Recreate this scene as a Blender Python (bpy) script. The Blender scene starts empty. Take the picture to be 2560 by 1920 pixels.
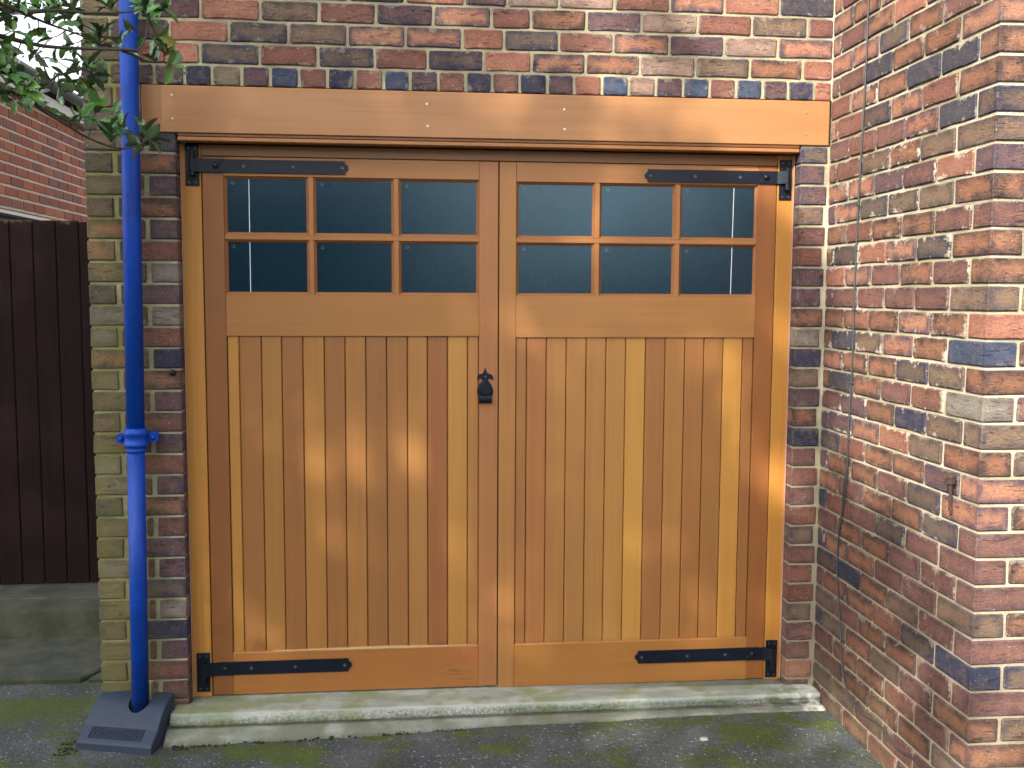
import bpy, bmesh, math, random
from mathutils import Vector, Matrix, noise as mnoise
R = random.Random(7)
rad = math.radians
sc = bpy.context.scene
COL = sc.collection

# ------------------------------------------------------------------ camera
cam_d = bpy.data.cameras.new("camera")
cam = bpy.data.objects.new("camera", cam_d)
COL.objects.link(cam)
yaw, pitch, roll = -0.1005, -0.0883, -0.0049
Rz = Matrix.Rotation(yaw, 3, 'Z'); Rx = Matrix.Rotation(pitch, 3, 'X'); Ry = Matrix.Rotation(roll, 3, 'Y')
M = Rz @ Rx @ Ry                                   # columns: right, forward, up
rt, fw, up = M.col[0], M.col[1], M.col[2]
cam.matrix_world = Matrix(((rt.x, up.x, -fw.x, -0.0132), (rt.y, up.y, -fw.y, -4.1211), (rt.z, up.z, -fw.z, 1.6708), (0, 0, 0, 1)))
cam_d.sensor_width = 36.0
cam_d.lens = 2505.5 / 2560 * 36.0
cam_d.clip_start = 0.05
cam_d.clip_end = 500
sc.camera = cam

# ------------------------------------------------------------------ light
SUN = Vector((-0.50, -0.66, 0.56)).normalized()
elev = math.asin(SUN.z); azim = math.atan2(SUN.x, SUN.y)
w = bpy.data.worlds.new("World"); sc.world = w; w.use_nodes = True
nt = w.node_tree; nt.nodes.clear()
sky = nt.nodes.new("ShaderNodeTexSky"); sky.sky_type = 'NISHITA'; sky.sun_disc = False
sky.sun_elevation = elev; sky.sun_rotation = azim
sky.air_density = 1.0; sky.dust_density = 3.0; sky.ozone_density = 1.0
hs = nt.nodes.new("ShaderNodeHueSaturation"); hs.inputs['Saturation'].default_value = 0.30
bg = nt.nodes.new("ShaderNodeBackground"); bg.inputs[1].default_value = 0.15
ow = nt.nodes.new("ShaderNodeOutputWorld")
nt.links.new(sky.outputs[0], hs.inputs['Color']); nt.links.new(hs.outputs[0], bg.inputs[0]); nt.links.new(bg.outputs[0], ow.inputs[0])
sd = bpy.data.lights.new("sun", 'SUN'); sd.energy = 2.85; sd.angle = rad(0.6); sd.color = (1.0, 0.93, 0.82)
so = bpy.data.objects.new("sun", sd); COL.objects.link(so)
so.rotation_euler = (-SUN).to_track_quat('-Z', 'Y').to_euler(); so.location = SUN * 30
sc.view_settings.view_transform = 'Standard'; sc.view_settings.look = 'None'
sc.view_settings.exposure = 1.72; sc.view_settings.gamma = 1.0; sc.view_settings.use_curve_mapping = False
sc.cycles.max_bounces = 8

# ------------------------------------------------------------------ helpers
def lin(r, g, b, k=1.0):
    f = lambda c: (c/255/12.92 if c <= 10.3 else ((c/255+0.055)/1.055)**2.4)
    return (f(r)*k, f(g)*k, f(b)*k)

def empty(name, loc, label=None, cat=None, group=None, kind=None):
    o = bpy.data.objects.new(name, None); COL.objects.link(o); o.location = loc
    o.empty_display_size = .1
    tag(o, label, cat, group, kind); return o
def tag(o, label=None, cat=None, group=None, kind=None):
    for k, v in (('label', label), ('category', cat), ('group', group), ('kind', kind)):
        if v: o[k] = v
    return o
def world_loc(o):
    p = Vector(o.location)
    while o.parent: o = o.parent; p += Vector(o.location)
    return p
def meshobj(name, verts, faces, mat, parent=None, smooth=False, tone=None, loc=None):
    """verts in world coordinates; stored relative to the parent (or loc)"""
    base = world_loc(parent) if parent else (Vector(loc) if loc else Vector((0, 0, 0)))
    me = bpy.data.meshes.new(name)
    me.from_pydata([(v[0]-base.x, v[1]-base.y, v[2]-base.z) for v in verts], [], faces)
    me.materials.append(mat)
    if smooth: me.polygons.foreach_set('use_smooth', [True]*len(me.polygons))
    me.update()
    o = bpy.data.objects.new(name, me); COL.objects.link(o)
    if parent: o.parent = parent
    elif loc: o.location = loc
    if tone is not None: o['tone'] = tone
    return o
class G:
    """collects simple shapes into vertex / face lists"""
    def __init__(s): s.v = []; s.f = []
    def add(s, v, f):
        n = len(s.v); s.v += [tuple(a) for a in v]; s.f += [tuple(i+n for i in q) for q in f]; return s
    def box(s, x0, x1, y0, y1, z0, z1, b=0.0):
        if b <= 0:
            v = [(x, y, z) for x in (x0, x1) for y in (y0, y1) for z in (z0, z1)]
            return s.add(v, [(0, 1, 3, 2), (4, 6, 7, 5), (0, 4, 5, 1), (2, 3, 7, 6), (0, 2, 6, 4), (1, 5, 7, 3)])
        v, f = cham(x0, x1, y0, y1, z0, z1, b); return s.add(v, f)
    def tube(s, pts, r, n=8, caps=True):
        pts = [Vector(p) for p in pts]; m = len(pts)
        rr = r if isinstance(r, (list, tuple)) else [r]*m
        ref = None; base = len(s.v)
        for i, p in enumerate(pts):
            d = (pts[min(i+1, m-1)] - pts[max(i-1, 0)]).normalized()
            if ref is None: ref = d.orthogonal().normalized()
            else: ref = (ref - d*ref.dot(d)).normalized()
            q = d.cross(ref)
            for k in range(n):
                a = 2*math.pi*k/n
                s.v.append(tuple(p + (ref*math.cos(a) + q*math.sin(a))*rr[i]))
        for i in range(m-1):
            for k in range(n):
                a = base+i*n+k; b2 = base+i*n+(k+1) % n
                s.f.append((a, b2, b2+n, a+n))
        if caps:
            s.f.append(tuple(base+k for k in range(n))[::-1]); s.f.append(tuple(base+(m-1)*n+k for k in range(n)))
        return s
    def poly(s, pts, y0, y1, ch=0.0):
        """outline in x,z (counter-clockwise seen from -y), front at y0, back at y1; optional chamfer ch"""
        n = len(pts); b = len(s.v)
        if ch > 0:
            cx = sum(p[0] for p in pts)/n; cz = sum(p[1] for p in pts)/n
            ins = []
            for i in range(n):
                p0 = Vector(pts[i-1]); p1 = Vector(pts[i]); p2 = Vector(pts[(i+1) % n])
                e1 = (p1-p0).normalized(); e2 = (p2-p1).normalized()
                nn = (Vector((-e1.y, e1.x)) + Vector((-e2.y, e2.x)))
                if nn.length < 1e-6: nn = Vector((-e1.y, e1.x))
                nn.normalize(); ins.append(p1 + nn*ch)
            s.v += [(p[0], y0, p[1]) for p in ins]
            s.v += [(p[0], y0+ch, p[1]) for p in pts]
            s.v += [(p[0], y1, p[1]) for p in pts]
            s.f.append(tuple(range(b, b+n)))
            for r_ in (0, 1):
                for i in range(n):
                    a = b+r_*n+i; c = b+r_*n+(i+1) % n; s.f.append((a, a+n, c+n, c))
            s.f.append(tuple(range(b+2*n, b+3*n))[::-1])
        else:
            s.v += [(p[0], y0, p[1]) for p in pts] + [(p[0], y1, p[1]) for p in pts]
            s.f.append(tuple(range(b, b+n))); s.f.append(tuple(range(b+n, b+2*n))[::-1])
            for i in range(n):
                a = b+i; c = b+(i+1) % n; s.f.append((a, a+n, c+n, c))
        return s
    def obj(s, name, mat, parent=None, smooth=False, tone=None, loc=None):
        return meshobj(name, s.v, s.f, mat, parent, smooth, tone, loc)
def cham(x0, x1, y0, y1, z0, z1, b):
    xs, ys, zs = (x0, x1), (y0, y1), (z0, z1); v = []; idx = {}
    for i in (0, 1):
        for j in (0, 1):
            for k in (0, 1):
                sx, sy, sz = (1, -1)[i], (1, -1)[j], (1, -1)[k]
                for ax in range(3):
                    p = [xs[i]+sx*b, ys[j]+sy*b, zs[k]+sz*b]
                    p[ax] = (xs[i], ys[j], zs[k])[ax]
                    idx[(i, j, k, ax)] = len(v); v.append(tuple(p))
    f = []
    for ax in range(3):
        o1, o2 = [a for a in range(3) if a != ax]
        for side in (0, 1):
            q = []
            for (a, b2) in ((0, 0), (1, 0), (1, 1), (0, 1)):
                c = [0, 0, 0]; c[ax] = side; c[o1] = a; c[o2] = b2; q.append(idx[(*c, ax)])
            f.append(tuple(q))
    for ax in range(3):       # edges along ax
        o1, o2 = [a for a in range(3) if a != ax]
        for a in (0, 1):
            for b2 in (0, 1):
                c0 = [0, 0, 0]; c0[o1] = a; c0[o2] = b2; c1 = list(c0); c1[ax] = 1
                f.append((idx[(*c0, o1)], idx[(*c0, o2)], idx[(*c1, o2)], idx[(*c1, o1)]))
    for i in (0, 1):
        for j in (0, 1):
            for k in (0, 1): f.append((idx[(i, j, k, 0)], idx[(i, j, k, 1)], idx[(i, j, k, 2)]))
    # consistent outward normals (convex body)
    cx = Vector(((x0+x1)/2, (y0+y1)/2, (z0+z1)/2)); out = []
    for q in f:
        a, b2, c = Vector(v[q[0]]), Vector(v[q[1]]), Vector(v[q[2]])
        n = (b2-a).cross(c-a); out.append(q if n.dot(a-cx) > 0 else tuple(reversed(q)))
    return v, out

# ------------------------------------------------------------------ material helpers
class N:
    def __init__(s, name):
        s.m = bpy.data.materials.new(name); s.m.use_nodes = True; s.t = s.m.node_tree
        s.b = s.t.nodes['Principled BSDF']; s.out = s.t.nodes['Material Output']
    def n(s, typ, **kw):
        nd = s.t.nodes.new(typ)
        for k, v in kw.items():
            if k.startswith('_'): setattr(nd, k[1:], v)
            else: nd.inputs[k.replace('__', ' ')].default_value = v
        return nd
    def l(s, a, b): s.t.links.new(a, b); return s
    def val(s, x):
        return x
    def setin(s, sock, x):
        if isinstance(x, bpy.types.NodeSocket): s.t.links.new(x, sock)
        elif isinstance(x, (tuple, list)) and len(x) == 3 and sock.type == 'RGBA': sock.default_value = (*x, 1)
        else: sock.default_value = x
    def math(s, op, a, b=0.0, clamp=False):
        nd = s.t.nodes.new('ShaderNodeMath'); nd.operation = op; nd.use_clamp = clamp
        s.setin(nd.inputs[0], a); s.setin(nd.inputs[1], b); return nd.outputs[0]
    def vec(s, op, a, b=(0, 0, 0)):
        nd = s.t.nodes.new('ShaderNodeVectorMath'); nd.operation = op
        s.setin(nd.inputs[0], a)
        if op == 'SCALE': s.setin(nd.inputs['Scale'], b)
        else: s.setin(nd.inputs[1], b)
        return nd.outputs[0]
    def mix(s, fac, a, b, blend='MIX'):
        nd = s.t.nodes.new('ShaderNodeMix'); nd.data_type = 'RGBA'; nd.blend_type = blend; nd.clamp_factor = True
        s.setin(nd.inputs[0], fac); s.setin(nd.inputs[6], a); s.setin(nd.inputs[7], b); return nd.outputs[2]
    def sstep(s, x, a, b):
        nd = s.t.nodes.new('ShaderNodeMapRange'); nd.interpolation_type = 'SMOOTHSTEP'
        s.setin(nd.inputs[0], x); s.setin(nd.inputs[1], a); s.setin(nd.inputs[2], b); return nd.outputs[0]
    def noise(s, vec, scale, detail=3.0, rough=0.55, dist=0.0):
        nd = s.t.nodes.new('ShaderNodeTexNoise'); s.setin(nd.inputs['Vector'], vec)
        nd.inputs['Scale'].default_value = scale; nd.inputs['Detail'].default_value = detail
        nd.inputs['Roughness'].default_value = rough; nd.inputs['Distortion'].default_value = dist
        return nd.outputs[0]
    def attr(s, name, which='Vector'):
        nd = s.t.nodes.new('ShaderNodeAttribute'); nd.attribute_type = 'OBJECT'; nd.attribute_name = name
        return nd.outputs[which]
    def coord(s, which='Object'):
        return s.t.nodes.new('ShaderNodeTexCoord').outputs[which]
    def rand(s): return s.t.nodes.new('ShaderNodeObjectInfo').outputs['Random']
    def pos(s): return s.t.nodes.new('ShaderNodeNewGeometry').outputs['Position']
    def sep(s, v):
        nd = s.t.nodes.new('ShaderNodeSeparateXYZ'); s.setin(nd.inputs[0], v); return nd.outputs
    def comb(s, x, y, z):
        nd = s.t.nodes.new('ShaderNodeCombineXYZ'); s.setin(nd.inputs[0], x); s.setin(nd.inputs[1], y); s.setin(nd.inputs[2], z); return nd.outputs[0]
    def bump(s, h, strength=0.3, dist=0.01, normal=None):
        nd = s.t.nodes.new('ShaderNodeBump'); nd.inputs['Strength'].default_value = strength; nd.inputs['Distance'].default_value = dist
        s.setin(nd.inputs['Height'], h)
        if normal: s.setin(nd.inputs['Normal'], normal)
        return nd.outputs[0]
    def fin(s, col, rough=0.7, normal=None, spec=None, **kw):
        s.setin(s.b.inputs['Base Color'], col); s.setin(s.b.inputs['Roughness'], rough)
        if normal: s.setin(s.b.inputs['Normal'], normal)
        if spec is not None: s.b.inputs['Specular IOR Level'].default_value = spec
        for k, v in kw.items(): s.setin(s.b.inputs[k.replace('__', ' ')], v)
        return s.m

def brick_material():
    k = N("brindled_brick")
    rnd = k.rand(); obj = k.coord('Object')
    off = k.comb(k.math('MULTIPLY', rnd, 37.0), k.math('MULTIPLY', rnd, 91.0), k.math('MULTIPLY', rnd, 13.0))
    p = k.vec('ADD', obj, off)
    gen = k.sep(k.coord('Generated')); size = k.sep(k.attr('size'))
    d = []
    for i in range(3):
        g = k.math('SUBTRACT', 0.5, k.math('ABSOLUTE', k.math('SUBTRACT', gen[i], 0.5)))
        d.append(k.math('MULTIPLY', g, size[i]))
    mn = k.math('MINIMUM', d[0], d[1]); mx = k.math('MAXIMUM', d[0], d[1])
    med = k.math('MAXIMUM', mn, k.math('MINIMUM', mx, d[2]))
    n1 = k.noise(p, 16, 3, .6); n2 = k.noise(p, 70, 4, .7)
    mo = k.math('ADD', med, k.math('MULTIPLY', k.math('SUBTRACT', n1, .5), 0.075))
    mo = k.math('ADD', mo, k.math('MULTIPLY', k.math('SUBTRACT', n2, .5), 0.010))
    mask = k.sstep(mo, -0.004, 0.036)
    col = k.mix(mask, k.attr('c2'), k.attr('c1'))
    # mottled burn tones inside
    n3 = k.noise(k.vec('ADD', p, (5, 5, 5)), 30, 4, .65)
    col = k.mix(k.math('MULTIPLY', k.sstep(n3, .45, .72), .45), col, k.mix(.5, k.attr('c2'), (0.30, 0.17, 0.11)))
    n4 = k.noise(p, 300, 3, .7); n5 = k.noise(k.vec('MULTIPLY', p, (60, 60, 190)), 1.0, 4, .75)
    col = k.mix(k.sstep(n4, .35, .68), k.vec('SCALE', col, .68), k.vec('MULTIPLY', col, (1.24, 1.22, 1.20)))
    col = k.mix(k.math('MULTIPLY', k.sstep(n5, .42, .66), .45), col, k.vec('SCALE', col, .55))
    # creases of the rustic face: dark horizontal cracks
    st = k.vec('MULTIPLY', p, (26.0, 26.0, 150.0))
    cr = k.noise(st, 1.0, 4, .7, .6)
    crm = k.math('MULTIPLY', k.sstep(cr, .585, .665), k.sstep(k.noise(p, 9, 1), .38, .6))
    col = k.mix(k.math('MULTIPLY', crm, .62), col, k.vec('SCALE', col, .30))
    sp = k.sstep(k.noise(p, 150, 2, .5), .715, .75)
    col = k.mix(k.math('MULTIPLY', sp, .55), col, (.62, .58, .50))
    # mortar smeared over the face near the joints, and lime bloom
    smf = k.attr('smear', 'Fac')
    e = k.math('SUBTRACT', 0.016, med)
    sm = k.math('ADD', e, k.math('MULTIPLY', k.math('SUBTRACT', k.noise(k.vec('ADD', p, (9, 1, 3)), 15, 6, .75), .575), .20))
    sm = k.math('MULTIPLY', k.sstep(sm, 0.0, .012), smf)
    col = k.mix(k.math('MULTIPLY', sm, .8), col, k.mix(k.sstep(k.sep(k.pos())[2], 1.1, .3), (.56, .50, .39), (.33, .27, .20)))
    edge = k.math('MULTIPLY', k.sstep(k.math('ADD', med, k.math('MULTIPLY', n2, .010)), .0085, .004), k.math('MULTIPLY', k.attr('rim', 'Fac'), .30))
    col = k.mix(edge, col, (.40, .36, .25))
    # algae on the damp corner behind the downpipe
    P = k.sep(k.pos())
    gx = k.sstep(P[0], -0.98, -1.20)
    gz = k.math('SUBTRACT', 1.0, k.math('MULTIPLY', k.sstep(P[2], .9, 2.6), .6))
    gn = k.sstep(k.noise(k.pos(), 6, 4, .6), .30, .66)
    ga = k.math('MULTIPLY', k.math('MULTIPLY', gx, gz), k.math('ADD', .35, k.math('MULTIPLY', gn, .65)))
    ga = k.math('MULTIPLY', ga, k.sstep(P[1], .5, .3))
    ga = k.math('MULTIPLY', ga, k.sstep(P[1], -1.0, -.5))
    col = k.mix(k.math('MULTIPLY', ga, .60), col, (.175, .165, .045))
    low = k.math('MULTIPLY', k.sstep(P[2], .35, -.1), k.sstep(k.noise(k.pos(), 7, 4), .42, .7))
    col = k.mix(k.math('MULTIPLY', low, .35), col, (.14, .15, .06))
    h = k.math('ADD', k.math('MULTIPLY', n2, .5), k.math('MULTIPLY', n4, .35))
    h = k.math('SUBTRACT', h, k.math('MULTIPLY', crm, .8)); h = k.math('ADD', h, k.math('MULTIPLY', sm, .4))
    h = k.math('SUBTRACT', h, k.math('MULTIPLY', n5, .6))
    return k.fin(col, .85, k.bump(h, .95, .006), .30)

def mortar_material(col1=(.40, .365, .225), col2=(.25, .23, .155), alg=True):
    k = N("sandy_mortar"); p = k.pos()
    n1 = k.noise(p, 5, 4, .6); n2 = k.noise(p, 120, 4, .7)
    col = k.mix(k.sstep(n1, .35, .68), col1, col2)
    col = k.mix(k.math('MULTIPLY', n2, .5), col, k.vec('SCALE', col, .62))
    if alg:
        P = k.sep(p)
        g = k.math('MULTIPLY', k.sstep(P[0], -0.95, -1.16), k.sstep(k.noise(p, 5, 3), .25, .6))
        col = k.mix(k.math('MULTIPLY', g, .8), col, (.185, .185, .045))
        pale = k.math('MULTIPLY', k.sstep(P[0], 1.70, 1.74), k.sstep(k.noise(p, 3, 3), .40, .62))
        col = k.mix(k.math('MULTIPLY', pale, .7), col, (.55, .50, .385))
        tp = k.math('MULTIPLY', k.sstep(P[0], 1.70, 1.74), k.sstep(P[2], 1.15, .25))
        col = k.mix(k.math('MULTIPLY', tp, .85), col, (.29, .235, .17))
    return k.fin(col, .9, k.bump(k.math('ADD', n2, k.noise(p, 30, 3)), .8, .005), .3)

def wood_material(name, axis, sheen=.38):
    k = N(name); rnd = k.rand(); obj = k.coord('Object')
    p = k.vec('ADD', obj, k.comb(k.math('MULTIPLY', rnd, 17.0), k.math('MULTIPLY', rnd, 43.0), k.math('MULTIPLY', rnd, 29.0)))
    lo, hi, mi = 1.3, 150.0, 26.0
    sc1 = (lo, hi, hi) if axis == 'X' else (hi, hi, lo)
    sc2 = (.9, mi, mi) if axis == 'X' else (mi, mi, .9)
    fine = k.noise(k.vec('MULTIPLY', p, sc1), 1.0, 4, .6)
    broad = k.noise(k.vec('MULTIPLY', p, sc2), 1.0, 3, .6, .5)
    blot = k.noise(p, 4.5, 3, .5)
    t = k.vec('MULTIPLY', k.attr('tone'), (.69, .695, .55))
    col = k.mix(k.math('MULTIPLY', k.sstep(broad, .35, .7), .28), t, k.vec('MULTIPLY', t, (.72, .60, .52)))
    col = k.mix(k.math('MULTIPLY', k.sstep(fine, .45, .75), .22), col, k.vec('MULTIPLY', t, (.66, .52, .44)))
    col = k.mix(k.math('MULTIPLY', k.sstep(blot, .4, .75), .22), col, k.vec('MULTIPLY', t, (1.18, 1.14, 1.05)))
    streak = k.sstep(k.noise(k.vec('MULTIPLY', k.vec('ADD', p, (3, 3, 3)), tuple(a*.55 for a in sc1)), 1.0, 2, .5), .68, .76)
    col = k.mix(k.math('MULTIPLY', streak, .22), col, k.vec('MULTIPLY', t, (.50, .34, .28)))
    # tannin stain towards the board ends
    stn = k.attr('stain', 'Fac'); g = k.sep(k.coord('Generated'))
    en = k.math('SUBTRACT', .5, k.math('ABSOLUTE', k.math('SUBTRACT', g[2], .5)))
    em = k.sstep(k.math('ADD', en, k.math('MULTIPLY', fine, .025)), .036, .012)
    col = k.mix(k.math('MULTIPLY', em, stn), col, (.14, .055, .045))
    bl = k.attr('blemish', 'Fac'); bn = k.noise(k.vec('MULTIPLY', k.vec('ADD', p, (1, 7, 2)), (9, 60, 60)), 1.0, 4, .65, .8)
    bm_ = k.math('MULTIPLY', k.math('MULTIPLY', k.sstep(bn, .54, .66), k.sstep(g[0], .66, .95)), bl)
    col = k.mix(k.math('MULTIPLY', bm_, .6), col, (.11, .045, .04))
    col = k.mix(k.math('MULTIPLY', k.math('MULTIPLY', k.sstep(g[0], .80, 1.0), k.sstep(g[2], .3, .9)), k.math('MULTIPLY', bl, .35)), col, (.50, .13, .06))
    return k.fin(col, k.math('ADD', sheen, k.math('MULTIPLY', fine, .2)), k.bump(fine, .10, .002), .45)

BRICK = brick_material(); MORTAR = mortar_material()
WV = wood_material("stained_cedar_upright", 'Z'); WH = wood_material("stained_cedar_level", 'X')

def simple(name, col, rough=.6, metal=0.0, nscale=60, namp=.25, bstr=.1, spec=.5, coord='Object'):
    k = N(name); p = k.coord(coord); n = k.noise(p, nscale, 4, .6)
    c = k.mix(k.math('MULTIPLY', n, namp*2), col, tuple(a*.55 for a in col))
    return k.fin(c, k.math('ADD', rough-.08, k.math('MULTIPLY', n, .16)), k.bump(n, bstr, .002), spec, Metallic=metal)
IRON = simple("black_japanned_iron", (.004, .0072, .016), .40, 0, 60, .3, .35, .30)
SCREWM = simple('dull_screw_metal', (.085, .09, .105), .4, .6)
PIPE = simple("blue_gloss_paint", (.0003, .058, .37), .38, 0, 45, .16, .2, .30)
def pipe_material():
    k = N("blue_gloss_paint"); p = k.coord('Object'); P = k.sep(k.pos())
    n1 = k.noise(p, 6, 4, .6); n2 = k.noise(k.vec('MULTIPLY', p, (60, 60, 7)), 1, 4, .6); n3 = k.noise(p, 150, 3, .6)
    c = k.mix(k.sstep(n1, .35, .7), (.0002, .048, .35), (.001, .032, .24))
    c = k.mix(k.math('MULTIPLY', k.sstep(n2, .5, .75), .35), c, (.01, .07, .30))
    c = k.mix(k.math('MULTIPLY', k.math('MULTIPLY', k.sstep(P[2], .45, -.05), k.sstep(n1, .3, .6)), .55), c, (.012, .022, .035))
    c = k.mix(k.math('MULTIPLY', k.sstep(n3, .735, .76), .8), c, (.25, .32, .42))
    return k.fin(c, k.math('ADD', .36, k.math('MULTIPLY', n1, .22)), k.bump(k.math('ADD', n2, k.math('MULTIPLY', n1, .6)), .22, .003), .32)
PIPE = pipe_material()
PLAST = simple("grey_plastic", (.030, .043, .074), .52, 0, 30, .25, .15, .30)
DARK = simple("dark_void", (.006, .006, .006), .9)
STEEL = simple("bright_steel", (.62, .58, .55), .35, .8)
RUST = simple("rusty_iron", (.055, .028, .018), .85, 0, 120, .5, .6)
CABLE = simple("grey_cable_sheath", (.045, .052, .055), .5)

def glass_material():
    k = N("obscure_glass"); p = k.coord('Object')
    n = k.noise(p, 420, 2, .5); n2 = k.noise(p, 14, 2, .5)
    col = k.mix(k.sstep(n, .3, .7), (.0025, .012, .024), (.006, .026, .042))
    h = k.math('ADD', k.math('MULTIPLY', n, .6), k.math('MULTIPLY', n2, 1.2))
    k.b.inputs['Specular Tint'].default_value = (.60, .84, 1.0, 1)
    return k.fin(col, .15, k.bump(k.math('ADD', k.math('MULTIPLY', n, .8), k.math('MULTIPLY', n2, .35)), .22, .0018), .95)
GLASS = glass_material()
ETCH = simple("etched_glass", (.22, .28, .32), .6)
STREAKM = simple("white_light_streak", (.75, .78, .80), .5)

# ------------------------------------------------------------------ ground
def sst(a, b, x):
    t = max(0, min(1, (x-a)/(b-a))); return t*t*(3-2*t)
def gz(x, y):
    z = -.082 - .036*(1-sst(-1.2, 1.2, x))
    if y < -1.5: z -= .01*(min(-y, 12)-1.5)
    return z
def ground():
    xs = [-60, -30, -15, -8, -5, -3.4] + [-2.9+.05*i for i in range(104)] + [2.5, 3.5, 6, 12, 30, 60]
    ys = [-60, -30, -18, -12, -8, -5, -3.5, -2.5, -1.8] + [-1.3+.05*i for i in range(62)] + [2.3, 4, 8, 15, 30, 60]
    v = []; f = []
    for j, y in enumerate(ys):
        for i, x in enumerate(xs):
            n = mnoise.noise(Vector((x*2.3, y*2.3, 0)))*.006 + mnoise.noise(Vector((x*9, y*9, 4)))*.0025
            v.append((x, y, gz(x, y)+n*(1 if abs(x) < 3 and abs(y) < 2 else 0)))
    nx = len(xs)
    for j in range(len(ys)-1):
        for i in range(nx-1): a = j*nx+i; f.append((a, a+1, a+nx+1, a+nx))
    k = N("mossy_tarmac"); p = k.pos(); P = k.sep(p)
    vo = k.n('ShaderNodeTexVoronoi', Scale=150.0); k.l(p, vo.inputs['Vector'])
    cs = k.sep(vo.outputs['Color'])
    agg = k.mix(cs[0], (.030, .037, .047), (.080, .090, .098))
    agg = k.mix(k.sstep(cs[1], .955, .985), agg, (.33, .33, .30))
    n1 = k.noise(p, 2.6, 4, .6); n2 = k.noise(p, 40, 4, .7); n3 = k.noise(k.vec('ADD', p, (4, 2, 0)), 6, 4, .6)
    col = k.mix(k.math('MULTIPLY', k.sstep(n1, .38, .62), .45), agg, (.13, .135, .135))
    band = k.sstep(P[1], -.40, -.20)
    mo = k.math('ADD', k.math('MULTIPLY', n3, .8), k.math('MULTIPLY', n2, .45))
    mo = k.math('ADD', mo, k.math('MULTIPLY', band, .05))
    for cx, cy, r_, a_ in ((1.36, -.36, .26, .20), (-1.6, .28, .40, .16), (-.55, -.30, .35, .10), (.75, -.47, .2, .12), (-1.2, -.42, .25, .16)):
        dd = k.t.nodes.new('ShaderNodeVectorMath'); dd.operation = 'DISTANCE'; k.setin(dd.inputs[0], k.vec('MULTIPLY', p, (1, 1.6, 0))); dd.inputs[1].default_value = (cx, cy*1.6, 0)
        mo = k.math('ADD', mo, k.math('MULTIPLY', k.sstep(dd.outputs['Value'], r_, 0.0), a_))
    mm = k.sstep(mo, .61, .78)
    moss = k.mix(k.noise(p, 90, 3), (.020, .040, .006), (.115, .150, .014))
    col = k.mix(k.math('MULTIPLY', mm, .9), col, moss)
    wet = k.sstep(k.noise(k.vec('ADD', p, (3, 8, 0)), 1.7, 3, .5), .42, .62)
    col = k.mix(k.math('MULTIPLY', wet, .45), col, k.vec('SCALE', col, .45))
    dirt = k.sstep(k.math('ADD', k.math('MULTIPLY', n2, .4), k.math('MULTIPLY', k.noise(p, 9, 3), .6)), .42, .62)
    col = k.mix(k.math('MULTIPLY', dirt, .30), col, (.040, .042, .030))
    h = k.math('ADD', k.math('MULTIPLY', vo.outputs['Distance'], -.6), k.math('MULTIPLY', mm, .8)); h = k.math('ADD', h, n2)
    m = k.fin(col, .88, k.bump(h, .8, .006), .35)
    o = meshobj("tarmac_ground", v, f, m, smooth=True); tag(o, kind='structure', label="dark mossy tarmac drive in front of the garage doors"); return o
ground()

def concrete_material():
    k = N("weathered_concrete"); p = k.pos(); P = k.sep(p)
    n1 = k.noise(k.vec('MULTIPLY', p, (1, 3, 3)), 4, 5, .6); n2 = k.noise(p, 60, 5, .75); n3 = k.noise(k.vec('ADD', p, (7, 0, 0)), 7, 4, .6)
    col = k.mix(k.sstep(n1, .35, .65), (.43, .44, .38), (.27, .30, .25))
    col = k.mix(k.math('MULTIPLY', n2, .6), col, k.vec('SCALE', col, .5))
    g = k.sstep(k.math('ADD', n3, k.math('MULTIPLY', k.sstep(P[0], .9, -1.0), .10)), .49, .66)
    col = k.mix(k.math('MULTIPLY', g, .62), col, (.17, .205, .06))
    pit = k.sstep(k.noise(p, 130, 3, .6), .60, .70)
    geo = k.t.nodes.new('ShaderNodeNewGeometry'); nz = k.sep(geo.outputs['Normal'])[2]
    face = k.sstep(nz, .85, .35)
    col = k.mix(k.math('MULTIPLY', k.math('MULTIPLY', pit, face), .75), col, (.05, .06, .05))
    gr = k.math('MULTIPLY', face, k.sstep(n3, .4, .6))
    col = k.mix(k.math('MULTIPLY', gr, .30), col, (.075, .10, .035))
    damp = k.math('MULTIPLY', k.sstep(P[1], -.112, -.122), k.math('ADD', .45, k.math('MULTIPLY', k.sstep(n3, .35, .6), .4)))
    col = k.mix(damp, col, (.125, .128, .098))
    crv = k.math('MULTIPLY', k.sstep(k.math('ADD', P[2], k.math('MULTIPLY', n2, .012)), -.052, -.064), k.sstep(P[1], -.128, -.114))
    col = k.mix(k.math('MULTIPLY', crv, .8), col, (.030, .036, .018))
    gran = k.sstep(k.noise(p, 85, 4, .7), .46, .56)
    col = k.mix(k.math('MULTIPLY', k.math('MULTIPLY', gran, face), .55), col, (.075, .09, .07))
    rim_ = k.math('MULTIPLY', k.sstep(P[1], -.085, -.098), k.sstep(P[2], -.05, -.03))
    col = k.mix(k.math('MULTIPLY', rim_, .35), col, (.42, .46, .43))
    wh = k.math('MULTIPLY', k.sstep(P[0], 1.35, 1.75), k.sstep(k.noise(p, 18, 4, .7), .42, .6))
    col = k.mix(k.math('MULTIPLY', wh, .6), col, (.66, .66, .60))
    h = k.math('ADD', n2, k.math('MULTIPLY', k.math('MULTIPLY', pit, face), -.9))
    return k.fin(col, .86, k.bump(h, .8, .005), .35)
CONC = concrete_material()
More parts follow.
